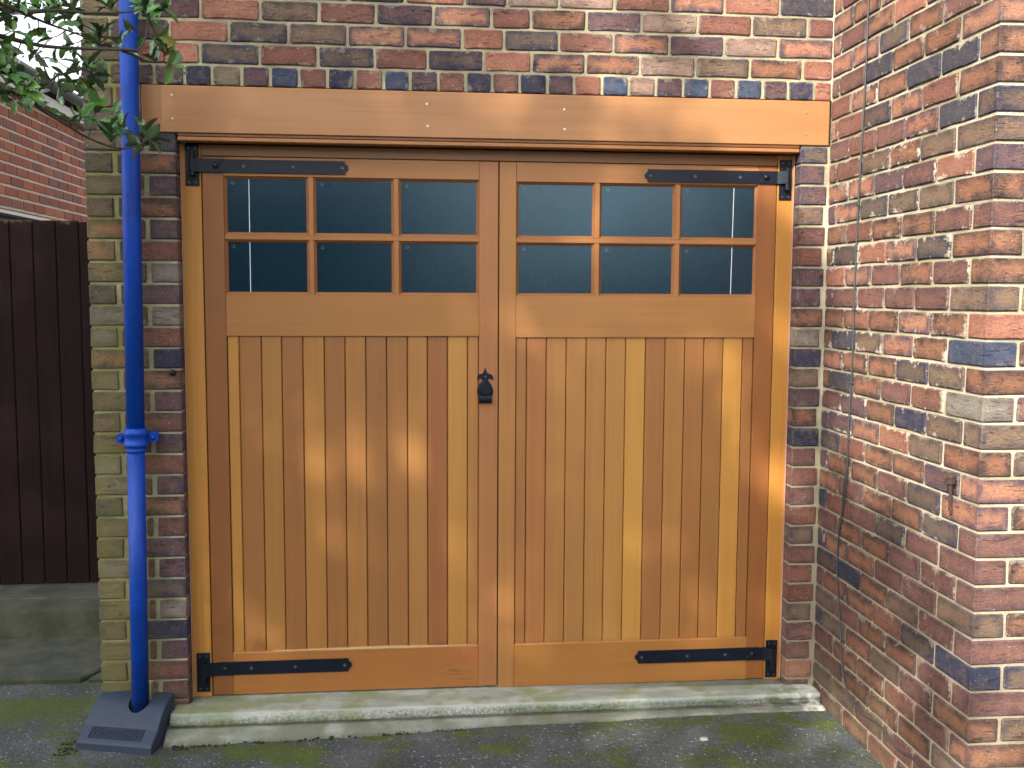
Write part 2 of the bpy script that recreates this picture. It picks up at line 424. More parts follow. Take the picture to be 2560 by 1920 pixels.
def strip(name, x0, x1, prof, mat, parent, amp=.003, nseg=90, seed=0.0, zf=None, ef=None, zfun=None):
    """extrude a (y,z) profile along x with an uneven surface"""
    v = []; f = []; m = len(prof)
    for i in range(nseg+1):
        x = x0+(x1-x0)*i/nseg
        for j, (y, z) in enumerate(prof):
            n = mnoise.noise(Vector((x*7, j*1.7+seed, 2))); n2 = mnoise.noise(Vector((x*22, j*2.3+seed, 8)))
            a = amp if 0 < j < m-1 else 0
            v.append((x, y+(n*1.2+n2*.7)*a+(ef(x)*(j > m//2) if ef else 0), (zfun(x, z) if zfun else z)+(n2*.6)*a+(zf(x) if zf else 0)))
    for i in range(nseg):
        for j in range(m-1): q = i*m+j; f.append((q, q+1, q+m+1, q+m))
    f.append(tuple(range(m))[::-1]); f.append(tuple(nseg*m+j for j in range(m)))
    return meshobj(name, v, f, mat, parent, True)
th = empty("concrete_threshold", (.4, -.1, -.1), "worn green stained concrete threshold step under the garage doors", "step")
zs = lambda x: -.0025*(x+.9)
strip("nose", -.985, 1.7335, [(.004, -.0190), (-.03, -.0192), (-.06, -.0196), (-.084, -.0205), (-.093, -.0215), (-.0985, -.0240), (-.1015, -.029), (-.1030, -.036), (-.1040, -.045), (-.1045, -.054), (-.1035, -.062), (-.100, -.070), (-.094, -.085), (-.09, -.26)], CONC, th, .0042, 200, 0, zs, lambda x: -.010*sst(.6, -.9, x)+.008*sst(.6, 1.7, x))
strip("sill", -.927, 1.6095, [(.30, -.018), (.2, -.0180), (.1, -.0184), (.02, -.0190), (.0, -.0192)], CONC, th, .0, 2, 3, zs)
def apz(x, t):     # t: 0 at the back, 1 at the front lip, 2 below ground
    return (-.068+(gz(x, -.15)+.009+.068)*t**1.3) if t <= 1 else gz(x, -.15)-.15*(t-1)
strip("apron", -.995, 1.7335, [(-.078, 0), (-.105, .04), (-.116, .10), (-.128, .22), (-.138, .42), (-.146, .55), (-.155, .80), (-.163, .96), (-.169, 1.02), (-.172, 1.2), (-.172, 2)], CONC, th, .0045, 200, 9,
      None, lambda x: (.020 if x < .2 else .008)*(x-.2)/1.5+.006*mnoise.noise(Vector((x*4, 3, 3)))+.004*mnoise.noise(Vector((x*13, 3, 3))), apz)

# ------------------------------------------------------------------ bricks
T = {  # centre colour, edge colour (sRGB as the photo shows them in even light)
 'R': ((162, 98, 76), (132, 80, 72)), 'O': ((198, 122, 88), (176, 100, 78)), 'F': ((206, 132, 92), (98, 76, 92)),
 'B': ((124, 100, 84), (66, 66, 92)), 'D': ((62, 66, 96), (54, 58, 88)), 'P': ((128, 88, 92), (92, 74, 92)),
 'N': ((150, 118, 92), (100, 84, 82)), 'L': ((192, 152, 130), (150, 118, 108)), 'S': ((84, 82, 96), (70, 72, 92)),
 'K': ((178, 112, 74), (88, 66, 64)), 'Y': ((160, 140, 105), (128, 112, 92)), 'U': ((74, 96, 130), (60, 78, 118)),
 'G': ((158, 148, 134), (130, 112, 104)), 'M': ((150, 96, 84), (110, 74, 78))}
BM = {}
def mute(c, s=.26, k=.69):
    m = .35*c[0]+.5*c[1]+.15*c[2]; return tuple((q*(1-s)+m*s)*k for q in c)
def brick_mesh(L, Hh, D, variant, kind):
    key = (round(L, 2), round(Hh, 3), round(D, 3), variant, kind)
    if key in BM: return BM[key]
    q = random.Random(hash(key) & 0xffff); j = lambda s: q.uniform(-s, s)
    if kind == 'corner':          # all sides matter: chamfered box with uneven corners
        v, f = cham(-L/2, L/2, -D/2, D/2, -Hh/2, Hh/2, .004)
        v = [(a+j(.0015), b+j(.0015), c+j(.0012)) for a, b, c in v]
    else:                         # front towards -y; uneven outline, chamfered front arris
        c = .006
        xs = [-L/2+c, -L/6, L/6, L/2-c]; zt = Hh/2
        out = [(-L/2+c, -zt), (-L/6, -zt), (L/6, -zt), (L/2-c, -zt), (L/2, -zt+c), (L/2, zt-c),
               (L/2-c, zt), (L/6, zt), (-L/6, zt), (-L/2+c, zt), (-L/2, zt-c), (-L/2, -zt+c)]
        out = [(a+j(.0018), b+j(.0018)) for a, b in out]; n = 12; v = []
        for a, b in out:
            s = .0045; v.append((a-math.copysign(s, a), -D/2, b-math.copysign(s, b)))
        v += [(a, -D/2+.0045, b) for a, b in out] + [(a, D/2, b) for a, b in out]
        f = [tuple(range(12))]
        for r_ in (0, 1):
            for i in range(n): a = r_*n+i; b = r_*n+(i+1) % n; f.append((a, a+n, b+n, b))
    me = bpy.data.meshes.new("brick"); me.from_pydata(v, [], f); me.materials.append(BRICK); me.update()
    BM[key] = me; return me
def brick(parent, x, y, z, L, Hh, D, typ, rot=0.0, kind='flat', smear=0.0, bright=1.0, name="brick"):
    me = brick_mesh(L, Hh, D, R.randrange(5), kind)
    o = bpy.data.objects.new(name, me); COL.objects.link(o); o.parent = parent
    b = world_loc(parent)
    o.location = (x-b.x, y-b.y, z-b.z); o.rotation_euler = (R.uniform(-.004, .004), R.uniform(-.004, .004), rot+R.uniform(-.003, .003))
    sx = L/max(1e-6, me_len(me)); o.scale = (sx, 1, 1)
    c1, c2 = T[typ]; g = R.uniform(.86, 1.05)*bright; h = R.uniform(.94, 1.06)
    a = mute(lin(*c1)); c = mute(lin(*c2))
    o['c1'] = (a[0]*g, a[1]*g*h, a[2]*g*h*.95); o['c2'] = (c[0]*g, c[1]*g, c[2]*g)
    o['size'] = (L, D, Hh); o['smear'] = float(smear)*(.35 if kind == 'corner' else 1.0); o['rim'] = 0.0 if kind == 'corner' else 1.0
    return o
_ml = {}
def me_len(me):
    if me.name not in _ml:
        xs = [v.co.x for v in me.vertices]; _ml[me.name] = max(xs)-min(xs)
    return _ml[me.name]
def pick(ws): return R.choices([a for a, _ in ws], [b for _, b in ws])[0]
WMIX = [('R', 5), ('O', 4), ('F', 6), ('B', 3), ('P', 3), ('N', 3), ('K', 5), ('L', 1.5), ('S', 1), ('M', 4)]

def far_brick_material():
    k = N("brindled_brick_joined"); geo = k.t.nodes.new('ShaderNodeNewGeometry'); r_ = geo.outputs['Random Per Island']; p = k.pos()
    rp = k.t.nodes.new('ShaderNodeValToRGB'); k.l(r_, rp.inputs[0]); cr = rp.color_ramp; cr.interpolation = 'CONSTANT'
    cols = [(178, 112, 74), (150, 96, 84), (84, 82, 96), (162, 98, 76), (150, 118, 92), (178, 112, 74), (124, 100, 84), (128, 88, 92), (198, 122, 88), (162, 98, 76), (62, 66, 96), (150, 96, 84)]
    while len(cr.elements) < len(cols): cr.elements.new(.5)
    for i, c in enumerate(cols): cr.elements[i].position = i/len(cols); cr.elements[i].color = (*mute(lin(*c)), 1)
    n2 = k.noise(p, 70, 4, .7); n1 = k.noise(p, 14, 4, .65); n4 = k.noise(p, 300, 3, .7)
    c = k.mix(k.math('MULTIPLY', k.sstep(n1, .45, .65), .75), rp.outputs[0], mute(lin(92, 72, 78)))
    c = k.mix(k.sstep(n4, .35, .68), k.vec('SCALE', c, .70), k.vec('SCALE', c, 1.2))
    return k.fin(c, .85, k.bump(k.math('ADD', n2, n4), .8, .005), .3)
FARBRICK = far_brick_material()
CP = .0855; J = .0098; HB = CP-J
ZH = 26*CP+3.066*CP                 # underside of the header course above the doors (2.485)
def zk(k): return (27-k)*CP if k >= 1 else (26*CP + (1-k)*3.066*CP/3 if k > -2 else ZH+(-2-k)*CP)
XR = 1.735
fw_ = empty("garage_front_wall", (.3, .0, .0), "multicoloured brindled brick front wall surrounding the garage doors", "wall")
g = G()
g.box(-1.274, -.936, .0065, .32, -.30, 2.2985)
g.box(1.618, 1.80, .0065, .32, -.30, 2.2985)
g.box(-1.274, -1.064, .0065, .32, 2.2985, 2.4885)
g.box(-1.274, 1.80, .0065, .32, 2.4885, 5.2)
g.box(-1.064, 1.80, .06, .32, 2.2985, 2.4885)
g.obj("mortar", MORTAR, fw_)
def flat(x0, x1, z0, z1, typ, br=1.0, sm=.25, kind='flat', y0=None):
    L = x1-x0; Hh = z1-z0; D = .10
    brick(fw_, (x0+x1)/2, (R.uniform(-.0015, .0015) if y0 is None else y0)+D/2, (z0+z1)/2, L, Hh, D, typ, 0, kind, sm, br)
# header course
hx = [-1.285, -1.179, -1.088, -1.007, -.893, -.787, -.673, -.563, -.451, -.34, -.232, -.119, -.013, .099, .209, .316, .427, .541, .651, .766, .877, .99, 1.104, 1.216, 1.329, 1.442, 1.551, 1.663, 1.742]
ht = "DNPPDYPURDRUPRUMDPOULPURUPUO"
ht = "DNPPDYPURDRUPRDMDPOULPURUPDO"
for i in range(len(hx)-1):
    flat(hx[i]+.0055, hx[i+1]-.0055, ZH+.002, ZH+HB, ht[i], kind='flat')
rows = [
 ([-1.285, -1.071, -.831, -.602, -.376, -.153, .057, .282, .476, .698, .924, 1.155, 1.386, 1.613, 1.742], "NOBRBRBOFKLNKO"),
 ([-1.285, -1.171, -.946, -.719, -.489, -.259, -.03, .196, .363, .587, .811, 1.045, 1.275, 1.504, 1.742], "NBOBNFFOBRFPLF"),
 ([-1.285, -1.055, -.826, -.597, -.37, -.147, .08, .313, .472, .7, .927, 1.161, 1.39, 1.627, 1.742], "NPONRPFRKPLRNR"),
 ([-1.285, -1.171, -.944, -.716, -.485, -.254, -.031, .205, .375, .586, .814, 1.044, 1.272, 1.506, 1.742], "BPRFNDOPLLRFOS")]
for r in range(3):
    xs = list(rows[r % 2][0]); rows.append((xs, ''.join(pick(WMIX) for _ in xs[1:])))
for r, (xs, ts) in enumerate(rows):
    z0 = ZH+(r+1)*CP
    for i in range(len(xs)-1): flat(xs[i]+J/2, xs[i+1]-J/2, z0, z0+HB, ts[i], .92 if xs[i] < -1.0 else 1.0)
ztop = ZH+(len(rows)+1)*CP
# brickwork above the picture, joined
gu = G(); z = ztop; r = 0
while z < 5.1:
    x = -1.280+(.114 if r % 2 else 0)
    while x < 1.7:
        x1 = min(x+.2165, 1.735); v, f = cham(x, x1, 0, .05, z, z+HB, .004); gu.add(v, f); x += .2275
    z += CP; r += 1
o = gu.obj("upper_brickwork", FARBRICK, fw_); o['kind'] = 'stuff'; o['c1'] = mute(lin(176, 104, 84)); o['c2'] = lin(110, 80, 88); o['size'] = (3.0, .1, 2.0); o['smear'] = 0.0
# left pier
for kz, t in ((-1, 'NP'), (0, 'NK')):       # beside the fascia
    z0 = zk(kz)-CP*1.0+.006 if kz == 0 else ZH-CP*1.02
for i, zz in enumerate((2.3035, 2.392)):
    h = .083
    flat(-1.280, -1.168 if i else -1.10, zz, zz+h, "BN"[i]); flat((-1.156 if i else -1.089), -1.066, zz, zz+h, "PR"[i])
oddL = "BPRBGYNGSNYNNRGYRN"; evL = "NNKNGKNNYNGNNNRNRN"
oddR = "KKRPRKMRKPBDRRRROM"; evR = "SPPGGDPPPMPGPMRNMO"
for k in range(0, 29):
    z1 = zk(k) - J/2; z0 = zk(k+1)+J/2
    if k == 0: z1 = 2.2995
    if k == 28: z0 = -.16
    i = k//2
    if k % 2:      # left header, right stretcher
        flat(-1.280, -1.174, z0, z1, oddL[i], .9, .3, 'corner'); flat(-1.157, -1.128, z0, z1, 'S', .7)
        flat(-1.116, -.930, z0, z1, oddR[i], .95, .2, 'corner')
    else:
        flat(-1.280, -1.094, z0, z1, evL[i], .9, .3, 'corner'); flat(-1.083, -1.056, z0, z1, 'M', .8)
        flat(-1.038, -.930, z0, z1, evR[i], .95, .2, 'corner')
    # right pier
    if k < 28 or True:
        rt_ = "BPPNMRPPKGDNPKDMRMRNMRRNMMOMR"[k % 29]
        flat(1.612, 1.7305-(0.011 if k % 2 else 0), z0, (2.2995-.004 if k == 0 else z1), rt_, 1.0, .35 if k < 22 else .9, 'corner')

# side wall with its outer corner
sw = empty("side_wall", (XR, -.6, 0), "brindled brick wall projecting on the right with pale mortar smears and an outer corner", "wall")
DW = 1.2166
g = G()
g.box(XR+.0065, 3.2, -DW+.0065, .0055, -.4, 5.2)
g.obj("mortar", MORTAR, sw)
S0 = .1946; PX = .2275
SMIX = [('R', 2.2), ('O', 1.6), ('F', 5), ('K', 8), ('M', 5), ('N', 4.5), ('B', 5), ('P', 2), ('D', 1.2), ('S', 1.8), ('L', .7)]
def side(s0, s1, z0, z1, typ, sm, br=1.0):
    L = s1-s0; brick(sw, XR+R.uniform(-.0015, .0015)+.05, -(s0+s1)/2, (z0+z1)/2, L, z1-z0, .10, typ, -math.pi/2, 'flat', sm, br)
fixed = {(4, 3): 'K', (-1, 4): 'R', (-2, 3): 'S', (12, 3): 'D', (8, 1): 'K', (20, 1): 'D', (17, 3): 'B', (14, 0): 'B', (21, 5): 'D', (7, 5): 'N', (0, 5): 'B', (9, 5): 'U', (11, 5): 'G', (1, 5): 'N', (2, 5): 'P', (16, 5): 'M', (-2, 4): 'S'}
for k in range(-8, 30):
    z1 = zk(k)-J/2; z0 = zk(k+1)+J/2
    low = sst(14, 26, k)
    def ty(i):
        if (k, i) in fixed: return fixed[(k, i)]
        if k > 17 and R.random() < .6: return R.choice('RMMKNKM')
        return pick(SMIX)
    smr = .75 if -3 < k < 14 else (.35 if k <= -3 else .55)
    sm = lambda: smr*R.choice((.3, 1, 1, .6))
    if k % 2 == 0:
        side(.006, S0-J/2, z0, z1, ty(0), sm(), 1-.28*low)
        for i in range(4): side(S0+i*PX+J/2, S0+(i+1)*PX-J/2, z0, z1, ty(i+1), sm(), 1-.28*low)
        ca, cb = .105, .2165      # header on the side, stretcher to the front
        nx = [(XR+cb+J, XR+cb+J+.2165)]
    else:
        a0 = S0-PX/2
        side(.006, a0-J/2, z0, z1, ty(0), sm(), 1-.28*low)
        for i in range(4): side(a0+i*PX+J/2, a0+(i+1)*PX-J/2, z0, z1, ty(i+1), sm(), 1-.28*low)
        ca, cb = .2165, .105
        nx = [(XR+cb+J, XR+cb+J+.2165)]
    brick(sw, XR+cb/2, -DW+ca/2, (z0+z1)/2, cb, z1-z0, ca, ty(5), 0, 'corner', .35)
    for x0, x1 in nx: brick(sw, (x0+x1)/2, -DW+.05, (z0+z1)/2, x1-x0, z1-z0, .10, pick(SMIX), 0, 'flat', .3)
gu = G()
for k in range(-8, 30):            # pier front beyond the picture edge, joined
    z1 = zk(k)-J/2; z0 = zk(k+1)+J/2; x = XR+(.2165 if k % 2 == 0 else .105)+2*J+.2165
    while x < 3.1: v, f = cham(x, x+.2165, -DW, -DW+.05, z0, z1, .004); gu.add(v, f); x += PX
k = -9
while zk(k) < 5.1:
    z1 = zk(k)-J/2; z0 = zk(k+1)+J/2; s = .006 if k % 2 else .006-.1
    while s < DW-.02:
        a, b = max(s, .006), min(s+.2165, DW); v, f = cham(XR, XR+.05, -b, -a, z0, z1, .004); gu.add(v, f); s += PX
    x = XR+.06
    while x < 3.1: v, f = cham(x, x+.2165, -DW, -DW+.05, z0, z1, .004); gu.add(v, f); x += PX
    k -= 1
o = gu.obj("outer_brickwork", FARBRICK, sw); o['kind'] = 'stuff'; o['c1'] = mute(lin(176, 104, 80)); o['c2'] = lin(110, 80, 84); o['size'] = (3.0, 3.0, 4.0); o['smear'] = 0.1

# ------------------------------------------------------------------ fascia
fa = empty("timber_fascia", (.34, .0, 2.39), "long stained timber fascia board over the garage doors below the brickwork", "fascia")
def tb(name, x0, x1, y0, y1, z0, z1, b, mat, parent, tone, stain=0.0):
    g = G(); g.box(x0, x1, y0, y1, z0, z1, b); o = g.obj(name, mat, parent, tone=tone)
    if stain: o['stain'] = stain
    return o
tb("board", -1.058, 1.7325, -.002, .058, 2.3015, 2.4835, .003, WH, fa, lin(180, 128, 90))
tb("batten", -.925, 1.6075, .0015, .060, 2.2885, 2.2995, .002, WH, fa, lin(120, 76, 48))
tb("drip_bead", -.925, 1.6075, -.001, .062, 2.2705, 2.2865, .003, WH, fa, lin(172, 116, 74))
for x, z in [(-.942, 2.446), (-.94, 2.355), (.053, 2.434), (.056, 2.347), (.61, 2.425), (.612, 2.346), (1.633, 2.437), (1.631, 2.348)]:
    g = G(); g.tube([(x, -.0045, z), (x, .004, z)], .0046, 8); g.obj("nail_head", STEEL, fa)

# ------------------------------------------------------------------ frame and doors
Y0 = .070
fr = empty("door_frame", (.34, Y0, .0), "stained timber frame set in the brick opening with four black hinge plates", "door frame")
jt = lin(198, 138, 68)
SEAL = simple('pink_sealant', (.42, .24, .17), .7)
for a, b in ((-.9298, -.9262), (1.6078, 1.6118)):
    g = G(); g.box(a, b, Y0-.012, Y0+.01, -.018, 2.268, .001); g.obj('sealant_bead', SEAL, fr)
tb("jamb", -.928, -.8515, Y0, Y0+.075, -.018, 2.2680, .002, WV, fr, jt)
tb("jamb", 1.5415, 1.6095, Y0, Y0+.075, -.026, 2.2680, .002, WV, fr, jt)
tb("head", -.8505, 1.5405, Y0+.001, Y0+.075, 2.2235, 2.2680, .002, WH, fr, lin(150, 104, 70))
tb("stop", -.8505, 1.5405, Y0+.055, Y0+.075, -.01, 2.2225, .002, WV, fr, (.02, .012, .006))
def screw(x, z, y, parent, r=.0055):
    g = G(); g.tube([(x, y-.0018, z), (x, y+.002, z)], r, 10); g.obj("screw", SCREWM, parent)
def hinge_plate(x0, x1, z0, z1, xp, zp0, zp1):
    g = G(); g.box(x0, x1, Y0-.0045, Y0-.0002, z0, z1, .0012); pl = g.obj("hinge_plate", IRON, fr)
    for z in (z0+.014, z1-.014):
        for x in (x0+.014, x1-.014): screw(x, z, Y0-.0045, pl, .0045)
    g = G(); g.tube([(xp, Y0-.021, zp0), (xp, Y0-.021, zp1)], .0068, 12); g.tube([(xp, Y0-.021, zp0), (xp, Y0-.021, zp0+.031)], .0105, 14)
    g.box(xp-.010, xp+.010, Y0-.021, Y0-.004, zp0+.002, zp0+.029, .001)
    g.obj("hinge_pin", IRON, pl, smooth=False)
hinge_plate(-.9115, -.8565, 2.1025, 2.2665, -.881, 2.142, 2.238)
hinge_plate(1.5475, 1.6025, 2.080, 2.2490, 1.577, 2.121, 2.212)
hinge_plate(-.9125, -.8575, .005, .173, -.882, .044, .140)
hinge_plate(1.5455, 1.5975, -.015, .154, 1.571, .028, .122)

def door(name, label, x0, x1, xi0, xi1, vm, joints, bt, tones, hinge_side, zt=2.2205):
    mean = lin(174, 120, 70); bt = [tuple(q*.70+m*.30 for q, m in zip(c, mean)) for c in bt]
    zb = -.0115 if hinge_side < 0 else -.0205
    d = empty(name, (x0 if hinge_side < 0 else x1, Y0+.02, 0), label, "door", "pair of garage doors")
    ya, yb = Y0, Y0+.044
    zr1, zr0 = 2.145 if hinge_side < 0 else 2.141, 1.669
    zp1, zp0 = 1.499 if hinge_side < 0 else 1.494, .1675
    tb("stile", x0, xi0-.0006, ya, yb, zb, zt, .0016, WV, d, tones[0])
    tb("stile", xi1+.0006, x1, ya, yb, zb, zt, .0016, WV, d, tones[1])
    tb("top_rail", xi0, xi1, ya+.0004, yb, zr1, zt, .0012, WH, d, tones[2])
    tb("middle_rail", xi0, xi1, ya+.0004, yb, zp1, zr0, .0012, WH, d, tones[3])
    # bottom rail with sloping top edge
    g = G(); pr = [(ya+.0004, zb), (ya+.0004, zp0-.003), (ya+.003, zp0), (ya+.016, zp0+.006), (yb, zp0+.006), (yb, zb)]
    v = [(x, y, z) for x in (xi0, xi1) for y, z in pr]; n = len(pr)
    g.add(v, [tuple(range(n)), tuple(range(2*n-1, n-1, -1))] + [(i, i+n, (i+1) % n+n, (i+1) % n) for i in range(n)])
    o = g.obj("bottom_rail", WH, d, tone=tones[4])
    if hinge_side < 0: o['blemish'] = 1.0
    # glazing: glazing bars, beads, panes
    hm = (1.907+1.895)/2 if hinge_side < 0 else 1.900
    hb = .0095
    cols = [xi0]+vm+[xi1]
    gt = tones[2]
    tb("glazing_bar", xi0, xi1, ya+.003, yb-.002, hm-hb, hm+hb, .001, WH, d, gt)
    for xm in vm:
        for a, b in ((zr0, hm-hb), (hm+hb, zr1)):
            tb("glazing_bar", xm-.0098, xm+.0098, ya+.003, yb-.002, a+.0003, b-.0003, .001, WV, d, gt)
    yg = ya+.017
    for ci in range(3):
        a = cols[ci]+(.0098 if ci else 0); b = cols[ci+1]-(.0098 if ci < 2 else 0)
        for (c, e) in ((hm+hb, zr1), (zr0, hm-hb)):
            w_ = .0105
            o4 = [(a, c), (b, c), (b, e), (a, e)]; i4 = [(a+w_, c+w_), (b-w_, c+w_), (b-w_, e-w_), (a+w_, e-w_)]
            e_ = .0005; o4 = [(a+e_, c+e_), (b-e_, c+e_), (b-e_, e-e_), (a+e_, e-e_)]
            v = [(p[0], ya+.0035, p[1]) for p in o4]+[(p[0], yg-.001, p[1]) for p in i4]+[(p[0], yg+.012, p[1]) for p in i4]+[(p[0], yg+.012, p[1]) for p in o4]
            f = []
            for r_ in range(3):
                for i in range(4): f.append((r_*4+i, r_*4+(i+1) % 4, r_*4+4+(i+1) % 4, r_*4+4+i))
            for i in range(4): f.append((12+i, 12+(i+1) % 4, (i+1) % 4, i))
            bd = meshobj("glazing_bead", v, f, WH, d, tone=tuple(q*1.0 for q in lin(168, 108, 68)))
            g = G(); g.box(a+w_-.002, b-w_+.002, yg, yg+.006, c+w_-.002, e-w_+.002)
            pn = g.obj("pane", GLASS, d)
            # etched ring mark in the corner of the pane
            g = G(); cx, cz = a+w_+.024, e-w_-.016+R.uniform(-.003, .003); rr = .0056; th0 = R.uniform(.6, 2.0)
            n = 14; v = []; f = []
            for i in range(n+1):
                an = th0+i/n*5.2
                for q in (rr-.0006, rr+.0006): v.append((cx+q*math.cos(an), yg-.0006, cz+q*math.sin(an)))
            f = [(2*i, 2*i+2, 2*i+3, 2*i+1) for i in range(n)]
            meshobj("etched_mark", v, f, ETCH, pn)
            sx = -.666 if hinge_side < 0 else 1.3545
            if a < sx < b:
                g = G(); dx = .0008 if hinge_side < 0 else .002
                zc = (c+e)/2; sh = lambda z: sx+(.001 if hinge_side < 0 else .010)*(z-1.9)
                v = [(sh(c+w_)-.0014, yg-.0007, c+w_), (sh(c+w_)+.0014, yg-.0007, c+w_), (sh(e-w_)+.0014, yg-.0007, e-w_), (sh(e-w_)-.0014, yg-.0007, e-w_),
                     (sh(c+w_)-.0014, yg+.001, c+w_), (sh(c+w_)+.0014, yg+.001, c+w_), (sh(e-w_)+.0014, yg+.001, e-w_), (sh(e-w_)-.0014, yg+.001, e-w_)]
                meshobj("light_streak_strip", v, [(0, 1, 2, 3), (0, 4, 5, 1), (1, 5, 6, 2), (2, 6, 7, 3), (3, 7, 4, 0)], STREAKM, pn)  # pale strip on the pane, standing in for a streak of light
    # tongued boards
    for i in range(len(joints)-1):
        a, b = joints[i]+.0014, joints[i+1]-.0014
        v, f = cham(a, b, ya+.0075+R.uniform(-.0004, .0004), yb-.006, zp0-.004, zp1+.004, .0030)
        o = meshobj("board", v, f, WV, d, tone=bt[i])
        if i in ((10,) if hinge_side < 0 else (0, 1)): o['stain'] = .85 if hinge_side < 0 else .45
        elif R.random() < .5: o['stain'] = .25
    tb("backing", xi0, xi1, yb-.005, yb-.001, zp0-.01, zp1+.01, 0, WV, d, (.05, .018, .012))
    return d
tl = lambda L: [lin(*c) for c in L]
dl = door("garage_door", "left hand garage door leaf with the black lock cover on its edge", -.8470, .3490, -.763, .2690, [-.417, -.072],
     [-.763, -.716, -.626, -.544, -.458, -.371, -.286, -.201, -.115, -.029, .054, .138, .222, .269],
     tl([(198, 142, 70), (158, 104, 60), (170, 120, 66), (152, 98, 58), (178, 124, 66), (150, 98, 58), (170, 116, 68), (150, 100, 62), (160, 108, 66), (178, 124, 74), (160, 98, 66), (200, 146, 80), (184, 128, 76)]),
     [lin(146, 92, 52), lin(176, 118, 80), lin(172, 116, 72), lin(172, 118, 68), lin(172, 112, 62)], -1)
# splintered pale sliver along the top of the bottom rail
v = [(-.60, Y0+.002, .171), (-.30, Y0-.001, .176), (-.10, Y0-.001, .1775), (.10, Y0+.001, .173), (.26, Y0+.002, .172), (.26, Y0+.004, .1685), (.0, Y0+.001, .1675), (-.3, Y0+.001, .1675), (-.60, Y0+.003, .169)]
n = len(v); v2 = [(a, b+.008, c) for a, b, c in v]
meshobj("splintered_edge", v+v2, [tuple(range(n))[::-1], tuple(range(n, 2*n))]+[(i, (i+1) % n, n+(i+1) % n, n+i) for i in range(n)], WH, dl, tone=lin(232, 196, 160))
dr = door("garage_door", "right hand garage door leaf nearest the projecting side wall", .3540, 1.5380, .4250, 1.4575, [.766, 1.111],
     [.425, .472, .556, .641, .727, .812, .897, .983, 1.069, 1.155, 1.239, 1.324, 1.409, 1.4575],
     tl([(168, 112, 72), (176, 114, 74), (180, 126, 76), (178, 126, 78), (182, 130, 78), (192, 140, 80), (212, 158, 82), (166, 110, 70), (178, 124, 74), (164, 108, 66), (162, 110, 66), (212, 154, 78), (156, 102, 62)]),
     [lin(178, 124, 76), lin(156, 98, 56), lin(176, 120, 78), lin(178, 124, 76), lin(174, 118, 64)], 1)

def hinge(d, s, xk, xtip, z, zk0, hh=.0265, bolt=None, screws=()):
    """strap hinge; s=+1 strap runs to the right of the knuckle"""
    X = lambda u: xk+s*u
    L = abs(xtip-xk); y0 = Y0-.006; zc = z
    out = [(L-.0135, -hh), (L-.0135, -.0165), (L-.0095, -.0155), (L-.0080, -.0110), (L-.0035, -.0095), (L, -.0040), (L, .0040), (L-.0035, .0095), (L-.0080, .0110), (L-.0095, .0155), (L-.0135, .0165), (L-.0135, hh), (.058, hh), (.058, -hh)]
    if s < 0: out = out[::-1]
    g = G(); g.poly([(X(u), zc+w_) for u, w_ in (out if s > 0 else out)], y0, Y0-.0003)
    st = g.obj("hinge_strap", IRON, d)
    # reinforcing end plate with ogee end
    e = [(.030, -hh), (.118, -hh), (.113, -.014), (.104, -.006), (.1005, 0), (.104, .006), (.113, .014), (.118, hh), (.030, hh)]
    if s < 0: e = e[::-1]
    g = G(); g.poly([(X(u), zc+w_) for u, w_ in e], y0-.0035, y0-.0003, .0010)
    # crank and knuckle
    pr = [(.030, y0-.0035), (.040, Y0-.0005), (.022, Y0-.016), (.003, Y0-.030), (.0, Y0-.0315)]
    pts = [(.040, y0-.0035), (.024, y0-.012), (.004, Y0-.0325), (.0, Y0-.0325), (.0, Y0-.0265), (.010, Y0-.020), (.030, Y0-.001), (.040, Y0-.001)]
    v = [(X(u), y, zc+zz) for zz in (-hh+.0005, hh-.0005) for u, y in pts]; n = len(pts)
    fs = [tuple(range(n)), tuple(range(2*n-1, n-1, -1))]+[(i, i+n, (i+1) % n+n, (i+1) % n) for i in range(n)]
    g.add(v, fs); g.tube([(xk, Y0-.021, zk0+.001), (xk, Y0-.021, zc+hh)], .0118, 16)
    g.obj("knuckle", IRON, st)
    bx = X(.088); g = G()
    prof = [(.0125, 0), (.0125, .002), (.0112, .005), (.0085, .0078), (.0045, .0095), (.0008, .0100)]; v = []; f = []
    for r_, h in prof:
        for i in range(14):
            a = 2*math.pi*i/14; v.append((bx+r_*math.cos(a), y0-.0034-h, zc+r_*math.sin(a)))
    for j in range(len(prof)-1):
        for i in range(14): f.append((j*14+i, j*14+(i+1) % 14, (j+1)*14+(i+1) % 14, (j+1)*14+i))
    f.append(tuple(range(5*14, 6*14)))
    g.add(v, f); g.obj("bolt_head", IRON, st, smooth=True)
    for u in screws: 
        g = G(); n = 12; v = []; 
        for r_, yy in ((.0068, y0-.0002), (.0060, y0-.0010), (.0042, y0-.0002), (.0012, y0-.0002)):
            for i in range(n): a = 2*math.pi*i/n; v.append((u+r_*math.cos(a), yy, zc+r_*math.sin(a)))
        f = [(j*n+i, j*n+(i+1) % n, (j+1)*n+(i+1) % n, (j+1)*n+i) for j in range(3) for i in range(n)]+[tuple(range(3*n, 4*n))]
        g.add(v, f); g.obj("screw", SCREWM, st)
hinge(dl, 1, -.881, -.265, 2.1835, 2.173, screws=(-.682, -.485, -.289))
hinge(dr, -1, 1.577, .964, 2.174, 2.152, screws=(.988, 1.18, 1.375))
hinge(dl, 1, -.882, -.270, .1025, .075, hh=.028, screws=(-.688, -.506, -.300))
hinge(dr, -1, 1.571, .955, .095, .059, hh=.028, screws=(.985, 1.19, 1.36))

